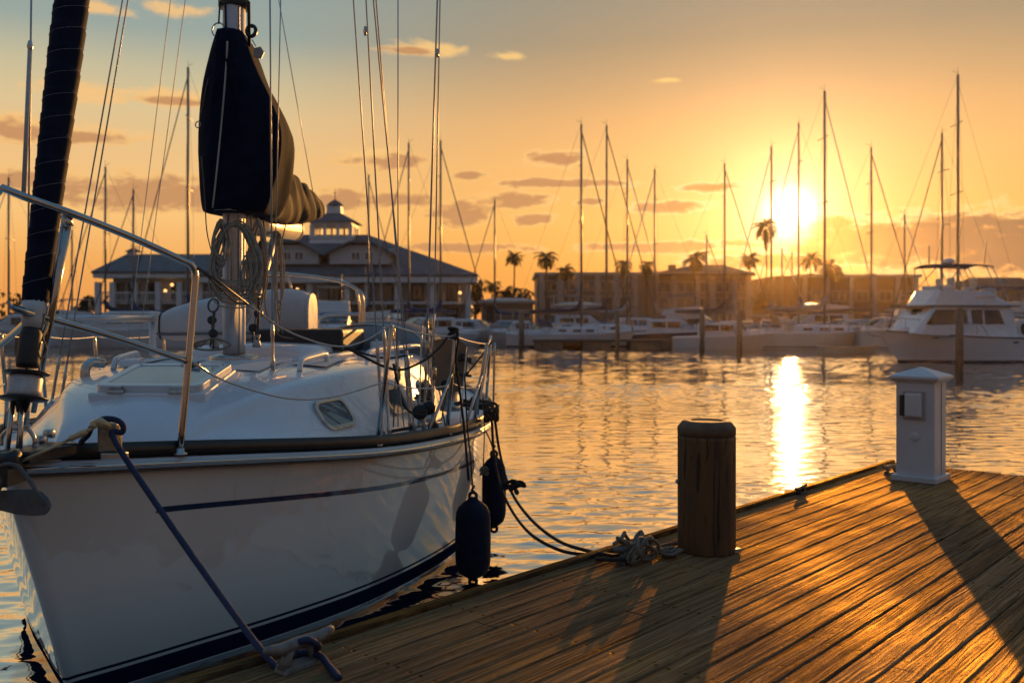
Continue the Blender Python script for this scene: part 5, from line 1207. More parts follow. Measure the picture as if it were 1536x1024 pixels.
# small west cupola and chimney
f2 = Facade(101); cx2 = f2.x(201)
b_ = MB(); sq(b_, .55, .55, f2.z(386), f2.z(377), cx2, 101); sc_ = b_.build('cupola', TRIM, club)
b_ = MB(); sq(b_, .75, .05, f2.z(378), f2.z(371), cx2, 101); b_.build('roof', ROOFM, sc_)
for px, py in ((588, 374), (178, 394)):
    b_ = MB(); f3 = Facade(100); bbox(b_, f3.x(px - 5), f3.x(px + 5), 99.3, 100.4, f3.z(py + 24), f3.z(py)); b_.build('chimney', WALLW, club)
for px, py in ((258, 427), (248, 436), (446, 434), (690, 439)):
    b_ = MB(); q = P(px, py, 95.9); b_.lathe([(.02, -.16), (.13, -.1), (.17, 0), (.13, .1), (.02, .16)], 10, Matrix.Translation(q)); b_.build('porch_lamp', LAMP, club)
# --- long building right of the palms
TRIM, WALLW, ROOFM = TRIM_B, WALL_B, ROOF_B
def block(name, label, cat, Y, x0, x1, ytop, depth, wall, cols, wins, roofk=None, par=None, base=492):
    f_ = Facade(Y); th = par or thing(name, label, cat, (f_.x((x0 + x1) / 2), Y, GZ))
    b_ = MB(); bbox(b_, f_.x(x0), f_.x(x1), Y, Y + depth, GZ, f_.z(ytop)); b_.build('wall', wall, th)
    b_ = MB(); bbox(b_, f_.x(x0) - .3, f_.x(x1) + .3, Y - .3, Y + depth + .3, f_.z(ytop) + .003, f_.z(ytop) + .35); b_.build('parapet', TRIM if roofk is None else ROOFM, th)
    for px in cols:
        b_ = MB(); bbox(b_, f_.x(px) - .28, f_.x(px) + .28, Y - .45, Y - .003, GZ, f_.z(ytop) - .02); b_.build('pilaster', TRIM, th)
    for a, b, t0, t1 in wins: window(th, f_.x(a), f_.x(b), f_.z(t1), f_.z(t0), Y - .005)
    return th, f_
xs_ = list(range(812, 975, 28))
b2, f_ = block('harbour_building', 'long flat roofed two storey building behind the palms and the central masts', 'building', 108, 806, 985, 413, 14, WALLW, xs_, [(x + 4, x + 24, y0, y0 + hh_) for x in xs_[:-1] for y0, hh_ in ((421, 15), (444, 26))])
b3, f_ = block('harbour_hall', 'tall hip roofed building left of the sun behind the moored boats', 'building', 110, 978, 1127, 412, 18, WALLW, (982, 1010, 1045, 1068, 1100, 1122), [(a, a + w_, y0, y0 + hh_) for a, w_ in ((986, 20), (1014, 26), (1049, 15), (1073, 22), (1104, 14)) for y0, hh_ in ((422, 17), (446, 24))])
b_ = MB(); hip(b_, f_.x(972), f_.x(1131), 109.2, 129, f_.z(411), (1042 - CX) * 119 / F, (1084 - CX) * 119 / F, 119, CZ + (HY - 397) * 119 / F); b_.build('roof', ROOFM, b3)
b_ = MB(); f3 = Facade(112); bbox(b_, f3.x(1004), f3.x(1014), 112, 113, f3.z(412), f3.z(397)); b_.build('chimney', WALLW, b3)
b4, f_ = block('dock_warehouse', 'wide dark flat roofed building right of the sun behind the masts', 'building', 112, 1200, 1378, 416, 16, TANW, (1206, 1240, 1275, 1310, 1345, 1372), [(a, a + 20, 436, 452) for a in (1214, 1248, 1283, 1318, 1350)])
for px in (1271, 1318, 1226):
    b_ = MB(); bbox(b_, f_.x(px - 5), f_.x(px + 5), 114, 115, f_.z(416) + .35, f_.z(409)); b_.build('chimney', TANW, b4)
b_ = MB(); bbox(b_, f_.x(1168), f_.x(1200) - .01, 113, 125, GZ, f_.z(413)); b_.build('wing', TANW, b4)
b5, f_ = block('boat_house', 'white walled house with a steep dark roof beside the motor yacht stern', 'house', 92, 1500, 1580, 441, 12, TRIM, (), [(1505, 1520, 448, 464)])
b_ = MB(); xa, xb = f_.x(1494), f_.x(1586); z0, z1 = f_.z(441) + .36, f_.z(412)
b_.add([(xa, 91.2, z0), (xb, 91.2, z0), (xb, 105, z0), (xa, 105, z0), (xa + .4, 98, z1), (xb - .4, 98, z1)], [(0, 1, 5, 4), (2, 3, 4, 5), (1, 2, 5), (3, 0, 4), (3, 2, 1, 0)], False); b_.build('roof', ROOFM, b5)
b_ = MB(); yq = lerp(91.2, 98, .42); zq = lerp(z0, z1, .42); bbox(b_, f_.x(1514), f_.x(1522), yq - .8, yq + .6, zq - .5, zq + .45); b_.build('roof_window', TRIM, b5)
f_ = Facade(84)
for x0, x1, yt, lab in ((722, 800, 446, 'long white low roofed shed behind the boats, right of the clubhouse'), (1360, 1392, 458, 'pale boat shed just left of the motor yacht cabin'), (834, 900, 452, 'white low shed behind the sailboat with the curved blue cover')):
    sh = thing('boat_shed', lab, 'shed', (f_.x((x0 + x1) / 2), 84, GZ))
    b_ = MB(); bbox(b_, f_.x(x0), f_.x(x1), 84, 88, GZ, f_.z(yt + 6)); b_.build('wall', WALLW, sh)
    b_ = MB(); hip(b_, f_.x(x0) - .3, f_.x(x1) + .3, 83.6, 88.4, f_.z(yt + 5) , f_.x(x0) + 1, f_.x(x1) - 1, 86, f_.z(yt)); b_.build('roof', TRIM, sh)
    b_ = MB(); bbox(b_, f_.x(x0 + 8), f_.x(x0 + 20), 83.95, 83.99, GZ, f_.z(yt + 12)); b_.build('door', DARKIN, sh)

# ---------------------------------------------------------------- palms, bushes, tree line
BARK = M('palm_bark', (.09, .065, .045), .9, var=.3, vs=6, bump=.4, bs=12, bd=.02)
LEAFP = M('palm_leaf', (.055, .06, .025), .6, var=.35, vs=2, trans=.25)
LEAFB = M('bush_leaf', (.04, .05, .02), .65, var=.4, vs=1.5, trans=.2)
def frond(mb, o, az_, el0, L, droop, rp, wid):
    d_ = Vector((math.cos(az_), math.sin(az_), 0)); side = Vector((-d_.y, d_.x, 0)); n = 9; pts = []
    p = Vector(o); e = el0
    for i in range(n + 1):
        pts.append(p.copy()); e -= droop / n * (1 + i * .15); p = p + (d_ * math.cos(e) + Vector((0, 0, math.sin(e)))) * (L / n)
    mb.tube(pts, [.03 * L * (1 - .8 * i / n) * .5 for i in range(n + 1)], 4)
    for i in range(2, n + 1):
        w_ = wid * L * math.sin(math.pi * min(1, (i + .6) / (n + 1.2))) ** .7
        for k_ in range(2):
            q = pts[i] if k_ == 0 or i == n else pts[i].lerp(pts[i + 1], .5)
            tg = (pts[min(i + 1, n)] - pts[i - 1]).normalized()
            for sg in (-1, 1):
                tip = q + side * sg * w_ * rp.uniform(.8, 1.1) + tg * w_ * .8 - Vector((0, 0, w_ * rp.uniform(.2, .6)))
                wv = tg * L * .035
                mb.add([q - wv, q + wv, tip], [(0, 1, 2)], False)
def palm(px, ytop, ybase, Y, crown_px, label, seed, lean=0.0, skirt=.0, group='fan palms along the far shore'):
    rp = random.Random(seed); top = P(px, ytop, Y); base = P(px + lean, ybase, Y); base.z = GZ
    th = thing('palm_tree', label, 'palm tree', base, 0, group)
    Rr = crown_px * .74 * Y / F; hd = top - Vector((0, 0, Rr * .55))
    b_ = MB(); n = 8; pts = [base.lerp(hd, i / n) + Vector((rp.uniform(-.05, .05), 0, 0)) for i in range(n + 1)]
    b_.tube(pts, [lerp(.10, .06, i / n) for i in range(n + 1)], 8); b_.build('trunk', BARK, th)
    b_ = MB()
    for i in range(36):
        e = rp.uniform(-.45, 1.2); frond(b_, hd, rp.uniform(0, 6.283), e, Rr * rp.uniform(.85, 1.2), rp.uniform(.55, 1.3), rp, .26)
    if skirt:
        for i in range(14): frond(b_, hd - Vector((0, 0, rp.uniform(0, skirt * Rr * .6))), rp.uniform(0, 6.283), rp.uniform(-1.2, -.8), Rr * rp.uniform(.5, .9), .35, rp, .22)
    b_.build('crown', LEAFP, th)
for i, a in enumerate([
    (771, 377, 470, 92, 22, 'slender palm standing alone left of the long flat roofed building'),
    (819, 375, 470, 90, 27, 'bushy palm at the left corner of the long flat roofed building', 0, .5),
    (848, 397, 470, 90, 24, 'shorter palm just right of the bushy corner palm', 0, .2),
    (935, 389, 470, 100, 22, 'palm against the flat roof, beside the third central mast', 0, .4),
    (970, 391, 470, 100, 20, 'small palm between the flat roofed and hip roofed buildings', 0, .3),
    (1043, 375, 470, 104, 30, 'ragged palm rising over the ridge of the hip roofed building', 0, .2),
    (1125, 379, 470, 110, 24, 'pale palm at the right corner of the hip roofed building', 0, .0),
    (1149, 327, 470, 104, 30, 'tallest palm, standing directly in the glare of the sun', 2, 1.4),
    (1216, 379, 470, 110, 26, 'palm just right of the sun with a round sparse crown'),
    (1248, 388, 470, 106, 30, 'broad palm behind the tallest central mast, right of the sun', 0, .3),
    (738, 419, 470, 104, 20, 'low palm among the bushes right of the clubhouse', 0, .2)]):
    px, yt, yb, Y, cp, lab = a[:6]; palm(px, yt, yb, Y, cp, lab, 20 + i, *(a[6:8]))
def foliage(mb, c_, rx, ry, rz_, n, rp, leaf):
    for i in range(n):
        a, b = rp.uniform(0, 6.283), math.acos(rp.uniform(-1, 1)); r = rp.uniform(.55, 1.05) ** .6
        p = Vector(c_) + Vector((rx * r * math.sin(b) * math.cos(a), ry * r * math.sin(b) * math.sin(a), rz_ * r * math.cos(b)))
        u_ = Vector((rp.gauss(0, 1), rp.gauss(0, 1), rp.gauss(0, 1))).normalized(); v_ = u_.orthogonal().normalized(); s_ = leaf * rp.uniform(.6, 1.3)
        mb.add([p - u_ * s_, p + v_ * s_ * .6, p + u_ * s_, p - v_ * s_ * .6], [(0, 1, 2, 3)], False)
def bush(px, ytop, Y, wpx, label, seed, cat='tree'):
    rp = random.Random(seed); q = P(px, ytop, Y); H = q.z - GZ; W = wpx * Y / F / 2
    th = thing('broadleaf_tree', label, cat, (q.x, Y, GZ), 0, 'rounded trees on the far shore')
    b_ = MB(); b_.tube([(q.x, Y, GZ), (q.x + .1, Y, GZ + H * .4), (q.x - .1, Y + .1, GZ + H * .75)], [.22, .16, .06], 8)
    for k_ in range(4): b_.tube([(q.x, Y, GZ + H * .35), (q.x + rp.uniform(-1, 1) * W * .6, Y + rp.uniform(-1, 1) * W * .6, GZ + H * rp.uniform(.5, .8))], [.1, .04], 6)
    b_.build('trunk', BARK, th)
    b_ = MB()
    for k_ in range(9):
        foliage(b_, (q.x + rp.uniform(-.65, .65) * W, Y + rp.uniform(-.6, .6) * W, GZ + H * rp.uniform(.35, .80)), W * rp.uniform(.3, .5), W * rp.uniform(.3, .5), H * rp.uniform(.12, .22), 130, rp, .16)
    b_.build('crown', LEAFB, th)
for i, (px, yt, Y, wp, lab) in enumerate([
    (712, 412, 99, 26, 'dark rounded tree touching the right end of the clubhouse roof'), (757, 424, 104, 34, 'wide dark tree behind the low white shed'), (788, 428, 106, 40, 'low spreading tree left of the long flat roofed building'),
    (1140, 436, 118, 44, 'rounded tree low in the gap under the sun'), (1172, 428, 118, 40, 'dark tree right of the tallest palm, under the glare'), (124, 440, 98, 44, 'dark tree at the left end of the clubhouse')]):
    bush(px, yt, Y, wp, lab, 60 + i)
b_ = MB(); rp = random.Random(77)
for i in range(130):
    x = rp.uniform(-190, 205); y = rp.uniform(170, 230); h = rp.uniform(4, 9)
    foliage(b_, (x, y, GZ + h * .45), rp.uniform(3, 6), 3, h * .55, 46, rp, .7)
o = b_.build('treeline', LEAFB, kind='stuff'); o['label'] = 'distant belt of dark trees on the horizon behind the buildings'
# ---------------------------------------------------------------- boats of the marina
BHULL = M('boat_hull_white', (.62, .63, .64), .32, var=.08, vs=1.2, coat=.3)
BHULL2 = M('boat_hull_cream', (.52, .47, .40), .35, var=.08, vs=1.2, coat=.3)
BDARK = M('boat_hull_dark', (.03, .035, .05), .3, var=.2, vs=1, coat=.3)
BDECK = M('boat_deck', (.62, .63, .64), .5, var=.08, vs=2)
BMAST = M('boat_mast', (.16, .155, .15), .4, .5, var=.15, vs=1)
BCOVER = M('blue_boom_cover', (.012, .05, .13), .75, var=.2, vs=3)
BCOVER2 = M('navy_boom_cover', (.02, .03, .06), .75, var=.2, vs=3)
BCOVER3 = M('grey_boom_cover', (.32, .32, .31), .75, var=.2, vs=3)
BOOT = M('antifouling', (.02, .022, .03), .6, var=.2)
BGLASS = glassmat('cabin_window', (.018, .017, .016), .06, 1.0)
def unit_hull(L, B, fbb, fbm, fbs, rake, fine=1.0):
    deck = [(0, .02), (.06*L, .22*B/2*2*.5*fine), (.16*L, .50*B/2*fine), (.32*L, .84*B/2), (.52*L, B/2), (.78*L, .95*B/2), (L, .78*B/2)]
    wl = [(0, 0), (.08*L, .12*B/2), (.2*L, .38*B/2), (.36*L, .70*B/2), (.55*L, .88*B/2), (.8*L, .84*B/2), (L, .66*B/2)]
    sh = [(0, fbb), (.4*L, fbm), (L, fbs)]
    st = [(-.4, rake*1.25), (0, rake), (fbb * .5, rake * .42), (fbb, 0)]
    return hull_rings(deck, wl, sh, st, L, -.35, 16, 8), deck, sh
SB_CACHE = {}
def sailboat(px_mast, top_y, Y, L, ang, label, hull=BHULL, cover=BCOVER, boom_px=True, dodger=None, furl=True, stays=True, bare=False, thick=.085):
    q = P(px_mast, HY, Y); ztop = P(px_mast, top_y, Y).z
    ms = .42 * L; a = math.radians(ang)
    ydir = Vector((-math.sin(a), math.cos(a), 0)); org = Vector((q.x, Y, 0)) - ydir * ms
    th = thing('moored_sailboat', label, 'sailboat', org, a, 'sailboats moored along the far docks')
    B = .30 * L; fb = .105 * L
    key = (round(L, 2), hull.name)
    if key not in SB_CACHE:
        rows, dk, sh = unit_hull(L, B, fb * 1.25, fb * 1.0, fb * 1.02, .09 * L)
        hb, uv = hull_mb(rows); ho = hb.build('hull', hull, th, local=True, recalc=True)
        dk_o = deck_mb(rows, .08).build('deck', BDECK, th, local=True)
        bt = MB(); rings = []
        for i in range(len(rows[0])):   # boot top band hugging the waterline
            zt = rows[0][i][2]; zb = rows[-1][i][2]; nf = len(rows) - 1
            def at(z):
                f = (zt - z) / (zt - zb) * nf; j = min(int(f), nf - 1); k_ = f - j
                return [lerp(rows[j][i][c], rows[j + 1][i][c], k_) for c in range(3)]
            A, Bq = at(.14), at(-.05)
            rings.append([L3(Bq[0] + .012, Bq[1] - .01, -.05), L3(A[0] + .012, A[1] - .01, .14), L3(-A[0] - .012, A[1] - .01, .14), L3(-Bq[0] - .012, Bq[1] - .01, -.05)])
        bt.loft(rings, True, True, True, False); bt_o = bt.build('boot_stripe', BOOT, th, local=True)
        cb = MB(); rings = []
        for s, hw, h in ((.22, .05, .0), (.26, .12, .045 * L), (.36, .19, .05 * L), (.5, .22, .052 * L), (.66, .22, .055 * L), (.68, .21, .0)):
            zb = fb * 1.0; w_ = hw * B * 2 * .8
            rings.append([L3(w_, s * L, zb), L3(w_ * .84, s * L, zb + h * .8), L3(w_ * .7, s * L, zb + h + .02), L3(-w_ * .7, s * L, zb + h + .02), L3(-w_ * .84, s * L, zb + h * .8), L3(-w_, s * L, zb)])
        cb.loft(rings, False, True, True, False); cb_o = cb.build('cabin', BDECK, th, local=True)
        wins = []
        for side in (-1, 1):
            for s in (.36, .46, .57):
                wm_ = MB(); w_ = .21 * B * 2 * .8 * .97
                wm_.box(L3(side * w_, s * L, fb + .024 * L), (.06, .06 * L, .016 * L)); wins.append(wm_.build('window', BGLASS, th, local=True))
        ck = MB(); ck.box(L3(0, .82 * L, fb + .05), (B * .62, .22 * L, .22)); wins.append(ck.build('coaming', BDECK, th, local=True, bevel=.04))
        for side in (1, -1):
            ml = MB(); n = 7
            pts = [L3(side * (interp(dk, s * L) - .05), s * L, interp(sh, s * L) + .58) for s in [.03 + .95 * i / n for i in range(n + 1)]]
            ml.tube(pts, .012, 5)
            wins.append(ml.build('lifeline', STEEL, th, local=True))
            for i in range(0, n + 1):
                ml = MB(); ml.tube([pts[i] - Vector((0, 0, .58)), pts[i]], .016, 5); wins.append(ml.build('stanchion', STEEL, th, local=True))
        SB_CACHE[key] = [ho, dk_o, bt_o, cb_o] + wins
    else:
        for o in SB_CACHE[key]:
            c_ = o.copy(); COL.objects.link(c_); c_.parent = th
    dz = fb + .055 * L; H = ztop
    mb = MB(); mb.tube([L3(0, ms, dz - .3), L3(0, ms, H)], [thick, thick * .8], 10); m_ = mb.build('mast', BMAST, th, local=True)
    for fz in (.52, .8) if H > 13 else (.58,):
        zz = lerp(dz, H, fz); mb = MB(); mb.tube([L3(-.09 * H * .6, ms + .1, zz), L3(0, ms, zz + .05), L3(.09 * H * .6, ms + .1, zz)], .03, 6); mb.build('spreader', BMAST, m_, local=True)
    mb = MB(); mb.tube([L3(0, ms, H), L3(0, ms, H + .45)], .012, 5); mb.tube([L3(-.02, ms, H + .1), L3(0, ms + .35, H + .25)], .012, 5); mb.build('masthead_vane', BMAST, m_, local=True)
    bz = dz + .85
    mb = MB(); mb.tube([L3(0, ms + .1, bz), L3(0, ms + .40 * L, bz + .05)], .06, 8); mb.build('boom', BMAST, th, local=True)
    if not bare:
        mb = MB(); pts = [L3(0, ms - .05, bz + .95), L3(0, ms + .12, bz + .55), L3(0, ms + .5, bz + .28), L3(0, ms + .2 * L, bz + .2), L3(0, ms + .37 * L, bz + .16), L3(0, ms + .39 * L, bz + .12)]
        mb.tube(smooth_path(pts, 4), [.11 + .06 * math.sin(math.pi * min(1, i / 10)) for i in range(21)], 8); mb.build('boom_cover', cover, th, local=True)
    if stays:
        w1 = .0085
        for a_, b_, r_ in ((L3(0, .02 * L, fb * 1.25), L3(0, ms, H * .97), .036 if furl else w1), (L3(0, L * .99, fb), L3(0, ms, H), w1), (L3(B * .42, ms + .1, fb), L3(.09 * H * .6, ms + .1, lerp(dz, H, .55)), w1), (L3(-B * .42, ms + .1, fb), L3(-.09 * H * .6, ms + .1, lerp(dz, H, .55)), w1), (L3(.09 * H * .6, ms + .1, lerp(dz, H, .55)), L3(0, ms, H * .96), w1), (L3(-.09 * H * .6, ms + .1, lerp(dz, H, .55)), L3(0, ms, H * .96), w1)):
            mb = MB(); mb.tube([a_, b_], r_, 6); mb.build('furled_headsail' if r_ > .03 else 'stay', (cover if r_ > .03 and cover is not BCOVER3 else WIREM) if r_ > .03 else BMAST, th, local=True)
    if dodger:
        mb = MB(); rings = []
        for s, h in ((.64, .0), (.655, .35), (.70, .52), (.76, .55)):
            w_ = B * .34; rings.append([L3(w_ * math.cos(t_), s * L, fb + .05 * L + h * math.sin(t_) ** .6) for t_ in [math.pi * j / 10 for j in range(11)]])
        mb.loft(rings, False, False, False); mb.build('dodger', dodger, th, local=True)
    return th
A0 = 'sailboat with '
sailboat(872, 186, 62, 8.6, 90, 'white sailboat with three hull ports lying beam on under the leftmost central mast', cover=BCOVER2, dodger=BCOVER2)
sailboat(910, 188, 68, 9.5, 84, 'sailboat whose mast stands just right of the leftmost central mast', cover=BCOVER2)
sailboat(941, 239, 70, 8.6, 96, 'sailboat with the third mast of the central cluster', cover=BCOVER3)
sailboat(982, 254, 72, 8.6, -88, 'sailboat with the shortest, rightmost mast of the central cluster', hull=BDARK, cover=BCOVER3)
sailboat(1087, 245, 68, 9.0, 84, 'sailboat whose mast crosses the hip roofed building left of the sun', cover=BCOVER2)
sailboat(1157, 219, 66, 8.6, -84, 'sailboat with its mast rising beside the tallest palm', cover=BCOVER3)
sailboat(1198, 184, 70, 9.5, -95, 'sailboat with its mast running through the white glare of the sun', hull=BHULL2, cover=BCOVER3)
sailboat(1237, 137, 60, 9.5, 92, 'big pale sailboat lying beam on under the tall mast right of the sun', cover=BCOVER3, dodger=BCOVER3, thick=.1)
sailboat(1307, 221, 66, 9.0, 86, 'sailboat with a thick raking forestay ahead of the motor yacht', cover=BCOVER2)
sailboat(1357, 322, 74, 7.4, 80, 'small sailboat with the lowest mast, left of the motor yacht', cover=BCOVER3)
sailboat(1413, 199, 62, 9.0, -88, 'sailboat with the shorter of two masts above the motor yacht canopy', cover=BCOVER2)
sailboat(1437, 112, 58, 10.5, 86, 'sailboat with the tallest mast, standing behind the motor yacht canopy', cover=BCOVER2, thick=.1, furl=False)
sailboat(661, 211, 66, 9.0, 88, 'sailboat with a bright blue boom cover behind the port shrouds', cover=BCOVER)
sailboat(613, 214, 72, 9.0, -84, 'sailboat under the clubhouse roof slope with a blue boom cover', cover=BCOVER)
sailboat(282, 101, 62, 10.5, -84, 'sailboat with the tall dark mast between the furled sail and the navy cover', cover=BCOVER, thick=.1)
sailboat(200, 284, 68, 8.6, -92, 'sailboat with a blue cover in front of the clubhouse west wing', cover=BCOVER)
sailboat(158, 250, 66, 9.0, -85, 'sailboat with its mast at the left end of the clubhouse', cover=BCOVER2)
sailboat(13, 266, 68, 9.0, -88, 'sailboat whose mast shows left of the furled headsail', cover=BCOVER3)
sailboat(108, 345, 78, 7.4, -95, 'small distant sailboat between the furled headsail and the clubhouse', cover=BCOVER3)

# generic motor boats
def motorboat(px, Y, L, ang, label, fly=False, hull=BHULL, hard=True, wdt=.33, canvas=BCOVER3):
    q = P(px, HY, Y); a = math.radians(ang); ydir = Vector((-math.sin(a), math.cos(a), 0)); org = Vector((q.x, Y, 0)) - ydir * L * .5
    th = thing('moored_motorboat', label, 'motor boat', org, a, 'motor boats moored along the far docks')
    B = wdt * L; fb = .13 * L
    rows, dk, sh = unit_hull(L, B, fb * 1.25, fb * 1.05, fb * .9, .13 * L, 1.15)
    hb, uv = hull_mb(rows); hb.build('hull', hull, th, local=True); deck_mb(rows, .06).build('deck', BDECK, th, local=True)
    zb = fb * 1.05; h = .13 * L
    mb = MB(); rings = []
    for s, w_, hh in ((.24, .20, .02), (.27, .30, .30), (.40, .38, .98), (.45, .39, 1.02), (.72, .40, 1.02), (.74, .40, .95), (.745, .40, .0)):
        w_ *= B; rings.append([L3(w_, s * L, zb - .02), L3(w_ * .9, s * L, zb + h * hh * .9), L3(w_ * .8, s * L, zb + h * hh), L3(-w_ * .8, s * L, zb + h * hh), L3(-w_ * .9, s * L, zb + h * hh * .9), L3(-w_, s * L, zb - .02)])
    mb.loft(rings, False, True, True, False); cab = mb.build('cabin', BDECK, th, local=True)
    for side in (-1, 1):
        for s0, s1 in ((.42, .54), (.56, .69)):
            mb = MB(); mb.box(L3(side * .372 * B, (s0 + s1) / 2 * L, zb + h * .58), (.08, (s1 - s0) * L, h * .42)); mb.build('window', BGLASS, cab, local=True)
    mb = MB(); x_ = .29 * B
    mb.add([L3(-x_, .285 * L, zb + h * .42), L3(x_, .285 * L, zb + h * .42), L3(x_ * 1.05, .385 * L, zb + h * .92), L3(-x_ * 1.05, .385 * L, zb + h * .92)] + [L3(-x_, .285 * L + .1, zb + h * .36), L3(x_, .285 * L + .1, zb + h * .36), L3(x_ * 1.05, .385 * L + .1, zb + h * .86), L3(-x_ * 1.05, .385 * L + .1, zb + h * .86)], [(0, 1, 2, 3), (7, 6, 5, 4), (0, 4, 5, 1), (1, 5, 6, 2), (2, 6, 7, 3), (3, 7, 4, 0)], False)
    mb.v = [v + Vector((0, -.03, .03)) for v in mb.v]; mb.build('windscreen', BGLASS, cab, local=True)
    if fly:
        mb = MB(); rings = []
        z1 = zb + h * 1.02
        for s, w_, hh in ((.40, .30, .0), (.43, .36, .75), (.47, .37, .8), (.76, .36, .55), (.78, .36, 0)):
            w_ *= B; rings.append([L3(w_, s * L, z1), L3(w_ * .94, s * L, z1 + hh * h * .8), L3(-w_ * .94, s * L, z1 + hh * h * .8), L3(-w_, s * L, z1)])
        mb.loft(rings, False, True, True, False); mb.build('flybridge', BHULL, th, local=True)
    if hard:
        z1 = zb + h * (1.02 + (.6 if fly else 0)); zr = z1 + h * .85
        mb = MB(); mb.box(L3(0, .62 * L, zr), (.72 * B, .30 * L, .06)); mb.build('bimini', canvas, th, local=True, bevel=.02)
        for sx_ in (-1, 1):
            for s in (.49, .75):
                mb = MB(); mb.tube([L3(sx_ * .34 * B, s * L + .05, z1 - .4), L3(sx_ * .33 * B, s * L, zr)], .025, 6); mb.build('bimini_leg', STEEL, th, local=True)
    for side in (-1, 1):
        mb = MB(); mb.tube([L3(side * (interp(dk, s * L) - .05), s * L, interp(sh, s * L) + .5) for s in (.02, .08, .16, .26, .4)], .018, 6); mb.build('bow_rail', STEEL, th, local=True)
        for s in (.08, .16, .26, .4): mb = MB(); x_ = side * (interp(dk, s * L) - .05); mb.tube([L3(x_, s * L, interp(sh, s * L)), L3(x_, s * L, interp(sh, s * L) + .5)], .014, 5); mb.build('rail_post', STEEL, th, local=True)
    mb = MB(); mb.tube([L3(.2 * B, .6 * L, zb + h), L3(.2 * B, .66 * L, zb + h * 3.2)], .015, 5); mb.build('antenna', BMAST, th, local=True)
    return th
motorboat(500, 58, 8.5, 12, 'white flybridge cabin cruiser stern on in front of the clubhouse columns', True)
motorboat(640, 64, 7.4, -60, 'low white motor boat behind the spray hood of the moored sailboat', hard=False)
motorboat(765, 66, 6.6, -30, 'white walkaround motor boat left of the first tall piling', False)
motorboat(705, 70, 7.0, 75, 'small cream motor boat right of the port shrouds', hull=BHULL2, hard=False)
motorboat(1040, 70, 8.0, 70, 'motor boat with a pale bimini between the central dock pilings', True, hull=BHULL2)
motorboat(1008, 64, 7.0, 80, 'dark hulled motor boat low on the water beside the second tall piling', hull=BDARK, hard=False)
motorboat(1110, 64, 6.5, 20, 'stern on motor boat beside the pilings left of the sun glitter', False)
motorboat(1225, 76, 9.0, -80, 'flybridge motor boat behind the big pale sailboat', True)
motorboat(1335, 64, 7.5, -88, 'open motor boat just ahead of the motor yacht bow', hard=False)
motorboat(1272, 72, 7.0, -70, 'half hidden motor boat with a bimini left of the motor yacht', canvas=BCOVER2)
motorboat(40, 64, 8.2, -80, 'white motor boat low behind the furling drum', hard=True)
motorboat(185, 60, 8.8, -86, 'long white motor boat behind the stowed whisker pole', hard=False)
motorboat(95, 72, 7.4, -70, 'motor boat with a bimini between the furled sail and the clubhouse', True)
motorboat(400, 66, 7.5, -60, 'motor boat half hidden behind the white dinghy', hard=False)
motorboat(870, 74, 8.2, 86, 'motor boat with a pale canopy behind the beam on sailboat', True)
motorboat(960, 76, 7.5, 95, 'motor boat with a dark canopy behind the central masts', False, canvas=BCOVER2)
motorboat(585, 70, 7.2, 70, 'motor boat with a blue canopy between the shrouds and the clubhouse columns', True, canvas=BCOVER)
motorboat(830, 69, 6.0, -75, 'small motor boat with a blue canopy behind the first tall piling', False, canvas=BCOVER)
motorboat(1085, 58, 6.2, 84, 'pale open motor boat beam on in front of the shorter piling', hard=False)
motorboat(1160, 63, 6.8, -20, 'motor boat bow on beneath the tallest palm', False, canvas=BCOVER2)
motorboat(1390, 70, 8.0, 78, 'motor boat mostly hidden behind the motor yacht bow rail', True)
motorboat(1520, 60, 8.5, 86, 'motor boat behind the motor yacht stern, below the boat house', True, canvas=BCOVER2)
motorboat(330, 72, 8.0, 84, 'motor boat in front of the clubhouse verandah, left of the mast', False, canvas=BCOVER2)
sailboat(1173, 372, 78, 7.0, 88, 'small sailboat with a short mast just under the sun glare, the left of two', cover=BCOVER3)
sailboat(1188, 378, 80, 7.0, -85, 'small sailboat with a short mast just under the sun glare, the right of two', cover=BCOVER2)
sailboat(1060, 352, 80, 7.4, 86, 'small sailboat with a thin mast left of the hip roofed building corner', cover=BCOVER)
sailboat(553, 262, 80, 8.6, 88, 'distant sailboat with its mast crossing the cupola side of the clubhouse roof', cover=BCOVER2)
sailboat(742, 300, 80, 8.0, -86, 'distant sailboat beside the low shed right of the clubhouse', cover=BCOVER)
# tender with a sunlit side ahead of the yacht
tq = P(1275, 519, 50)
ten = thing('tender', 'low rowing tender with sunlit gunwale just ahead of the motor yacht bow', 'rowing boat', (tq.x + 1.6, 50, 0), math.radians(84))
rows, dk, sh = unit_hull(3.2, 1.25, .42, .34, .36, .35); hb, uv = hull_mb(rows); hb.build('hull', BHULL2, ten, local=True)
mb = MB(); mb.tube([L3(t_, s, z + .02) for t_, s, z in rows[0]] + [L3(-t_, s, z + .02) for t_, s, z in reversed(rows[0])], .035, 8, closed=True); mb.build('gunwale', M('tender_gunwale', (.55, .42, .22), .4, var=.15), ten, local=True)
for s in (1.1, 2.0): mb = MB(); mb.box(L3(0, s, .28), (1.1, .24, .04)); mb.build('thwart', BEAMW, ten, local=True)

